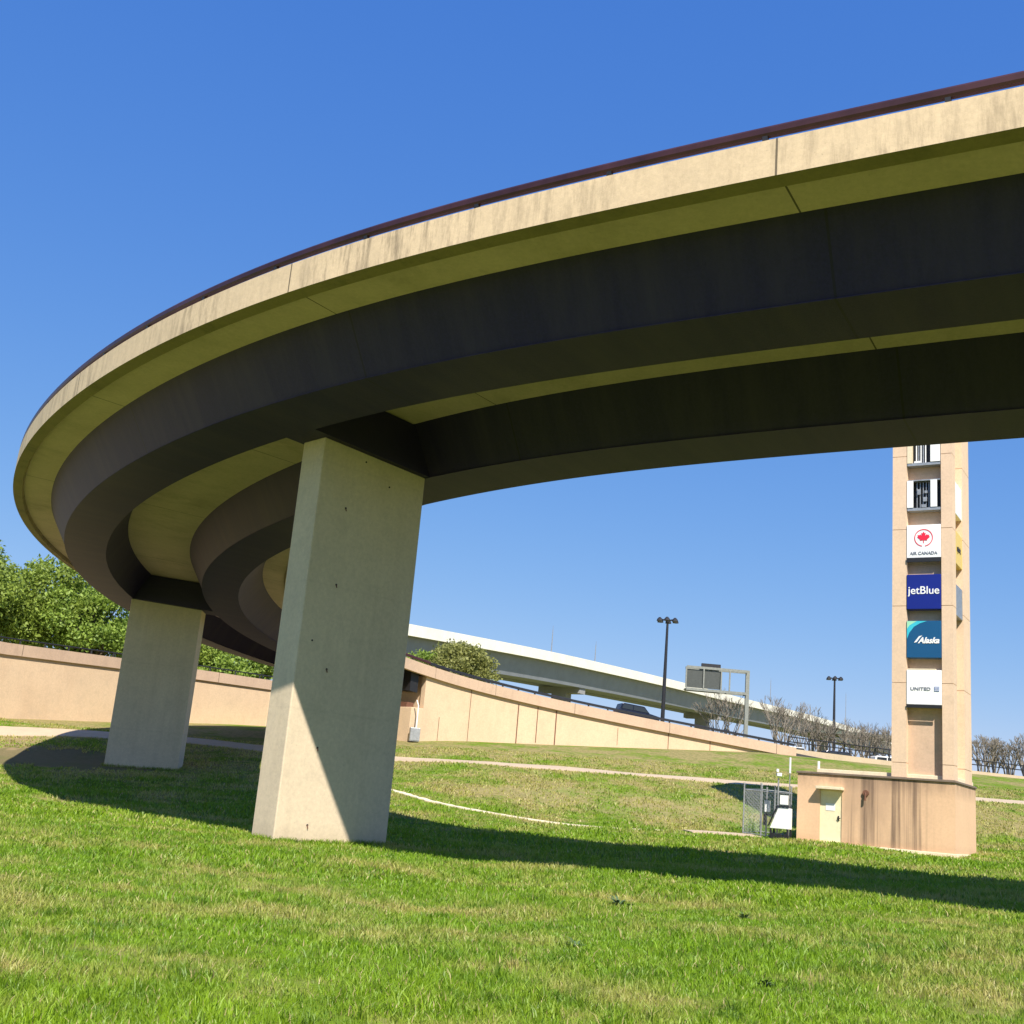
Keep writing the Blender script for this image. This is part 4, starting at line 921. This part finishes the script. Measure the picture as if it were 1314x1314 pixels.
# keep blades off the path, gutter, piers and block house
def mask(me):
    nv = len(me.vertices); a = np.empty(nv*3, np.float32); me.vertices.foreach_get('co', a); a = a.reshape(-1,5,3); p = a[:,0,:2]
    kill = np.zeros(len(p), bool)
    def nearline(line, d):
        k = np.zeros(len(p), bool)
        for A_, B_ in zip(line[:-1], line[1:]):
            A_ = np.array(A_[:2]); B_ = np.array(B_[:2]); v = B_-A_; t = np.clip(((p-A_)@v)/(v@v), 0, 1); e = p-A_-t[:,None]*v; k |= (e**2).sum(1) < d*d
        return k
    kill |= nearline(PATH, 1.45)|nearline(CURB, .2)|nearline([(9,52.8),(12.2,53.3)], .6)|nearline([(8.6,52.6),(13.5,53.0)], .5)
    c = np.array([FL.x, FL.y]); u = (p-c)@np.array([UD.x, UD.y]); w = (p-c)@np.array([WD.x, WD.y]); kill |= (u > -.1) & (u < BW+.12) & (w > -.15) & (w < BD+.1)
    # bare earth round the far pier
    pc = np.array([b2[0].x, b2[0].y]); kill |= (((p-np.array([-24.,65.]))/np.array([6.4,5.2]))**2).sum(1) < .9+.35*np.sin(p[:,0]*3)*np.sin(p[:,1]*2)
    # collapse blades that stand on hard surfaces
    thin = ((((p-np.array([7.5,61.]))/np.array([8.,3.2]))**2).sum(1) < 1) & (np.random.default_rng(3).random(len(p)) < .25); kill |= thin
    a[kill] = a[kill][:, :1, :]-np.array([0,0,.3]); me.vertices.foreach_set('co', a.ravel())
for m in parts: mask(m)
parts += tufts
gs = joinmesh(parts, 'grass', M['blade']); tag(gs, 'short bright green lawn with straw coloured dry patches', 'grass', kind='stuff')
# dark weeds on the lawn
def weed(x, y, s, k, lab):
    r = np.random.default_rng(k); z = gsurf(x, y); t = thing('weed', lab, 'weed', 'dark leafy weeds in the lawn', (x, y, z))
    q = MB()
    for i in range(26):
        a = r.random()*6.283; l = s*(.5+.7*r.random()); up = .2+.7*r.random(); d = Vector((math.cos(a), math.sin(a), 0)); n = Vector((-d.y, d.x, 0))*s*.10
        q.add([Vector((0,0,0)), d*l*.5+n+Vector((0,0,l*up*.6)), d*l+Vector((0,0,l*up*.7)), d*l*.5-n+Vector((0,0,l*up*.6))], [(0,1,2,3)])
    q.build('leaves', M['weed'], t)
M['weed'] = simple('weed_leaf', (.07,.12,.045), .6, 0, .4, 20)
for k, (x, y, s, lab) in enumerate([(.95,20.5,.28,'dark weed in the lawn, left one of the pair in front of the shadow'),(2.35,20.2,.36,'dark weed in the lawn, right one of the pair in front of the shadow'),(4.2,19.0,.24,'dark weed in the lawn in front of the shadow, right of the pair'),(1.2,14.3,.22,'dark weed alone in the middle of the lower lawn'),(6.55,11.1,.20,'brown tipped weed near the right edge'),(5.9,10.1,.22,'grey green weed in the lower right lawn'),(2.9,12.1,.18,'small weed in the lower middle of the lawn'),(5.0,26.2,.20,'weed standing in the near edge of the shadow')]):
    weed(x, y, s*.7, k+60, lab)

# ------------------------------------------------------------------ light, sky, camera
sun_dir = Vector((-3.1, 12.9, -14.1)).normalized()
sd = bpy.data.lights.new('sun', 'SUN'); sd.energy = 4.6; sd.angle = math.radians(.53); sd.color = (1.0, .93, .82)
so = bpy.data.objects.new('sun', sd); col.objects.link(so); so.rotation_euler = sun_dir.to_track_quat('-Z', 'Y').to_euler()
w = bpy.data.worlds.new('World'); sc.world = w; w.use_nodes = True; nt = w.node_tree
sky = nt.nodes.new('ShaderNodeTexSky'); sky.sky_type = 'NISHITA'; sky.sun_disc = False
el = math.asin(-sun_dir.z); az = math.atan2(-sun_dir.x, -sun_dir.y)
sky.sun_elevation = el; sky.sun_rotation = az; sky.altitude = 150; sky.air_density = 1.0; sky.dust_density = 0.; sky.ozone_density = 3.
bg = nt.nodes['Background']; bg.inputs[1].default_value = .1
sp = nt.nodes.new('ShaderNodeSeparateColor'); cb = nt.nodes.new('ShaderNodeCombineColor'); nt.links.new(sky.outputs[0], sp.inputs[0])
for c, (pw, k) in enumerate([(1.02, .545), (.665, .480), (.281, .578)]):   # the phone's colour response to a clear sky
    a = nt.nodes.new('ShaderNodeMath'); a.operation = 'MULTIPLY'; a.inputs[1].default_value = .1; nt.links.new(sp.outputs[c], a.inputs[0])
    b = nt.nodes.new('ShaderNodeMath'); b.operation = 'POWER'; b.inputs[1].default_value = pw; nt.links.new(a.outputs[0], b.inputs[0])
    d = nt.nodes.new('ShaderNodeMath'); d.operation = 'MULTIPLY'; d.inputs[1].default_value = k*10; nt.links.new(b.outputs[0], d.inputs[0]); nt.links.new(d.outputs[0], cb.inputs[c])
nt.links.new(cb.outputs[0], bg.inputs[0])
cd = bpy.data.cameras.new('camera'); cd.sensor_width = 36; cd.lens = 36*1475.4/1314; cd.clip_end = 12000; cd.clip_start = .05
co = bpy.data.objects.new('camera', cd); col.objects.link(co)
co.matrix_world = Matrix.Translation((0,0,1.6)) @ Matrix.Rotation(math.pi/2+.24534, 4, 'X') @ Matrix.Rotation(.0876, 4, 'Z')
sc.camera = co
sc.view_settings.view_transform = 'Standard'; sc.view_settings.look = 'None'; sc.view_settings.exposure = .72; sc.view_settings.gamma = 1
sc.render.engine = 'CYCLES'; sc.cycles.max_bounces = 6; sc.cycles.diffuse_bounces = 4; sc.cycles.transparent_max_bounces = 8
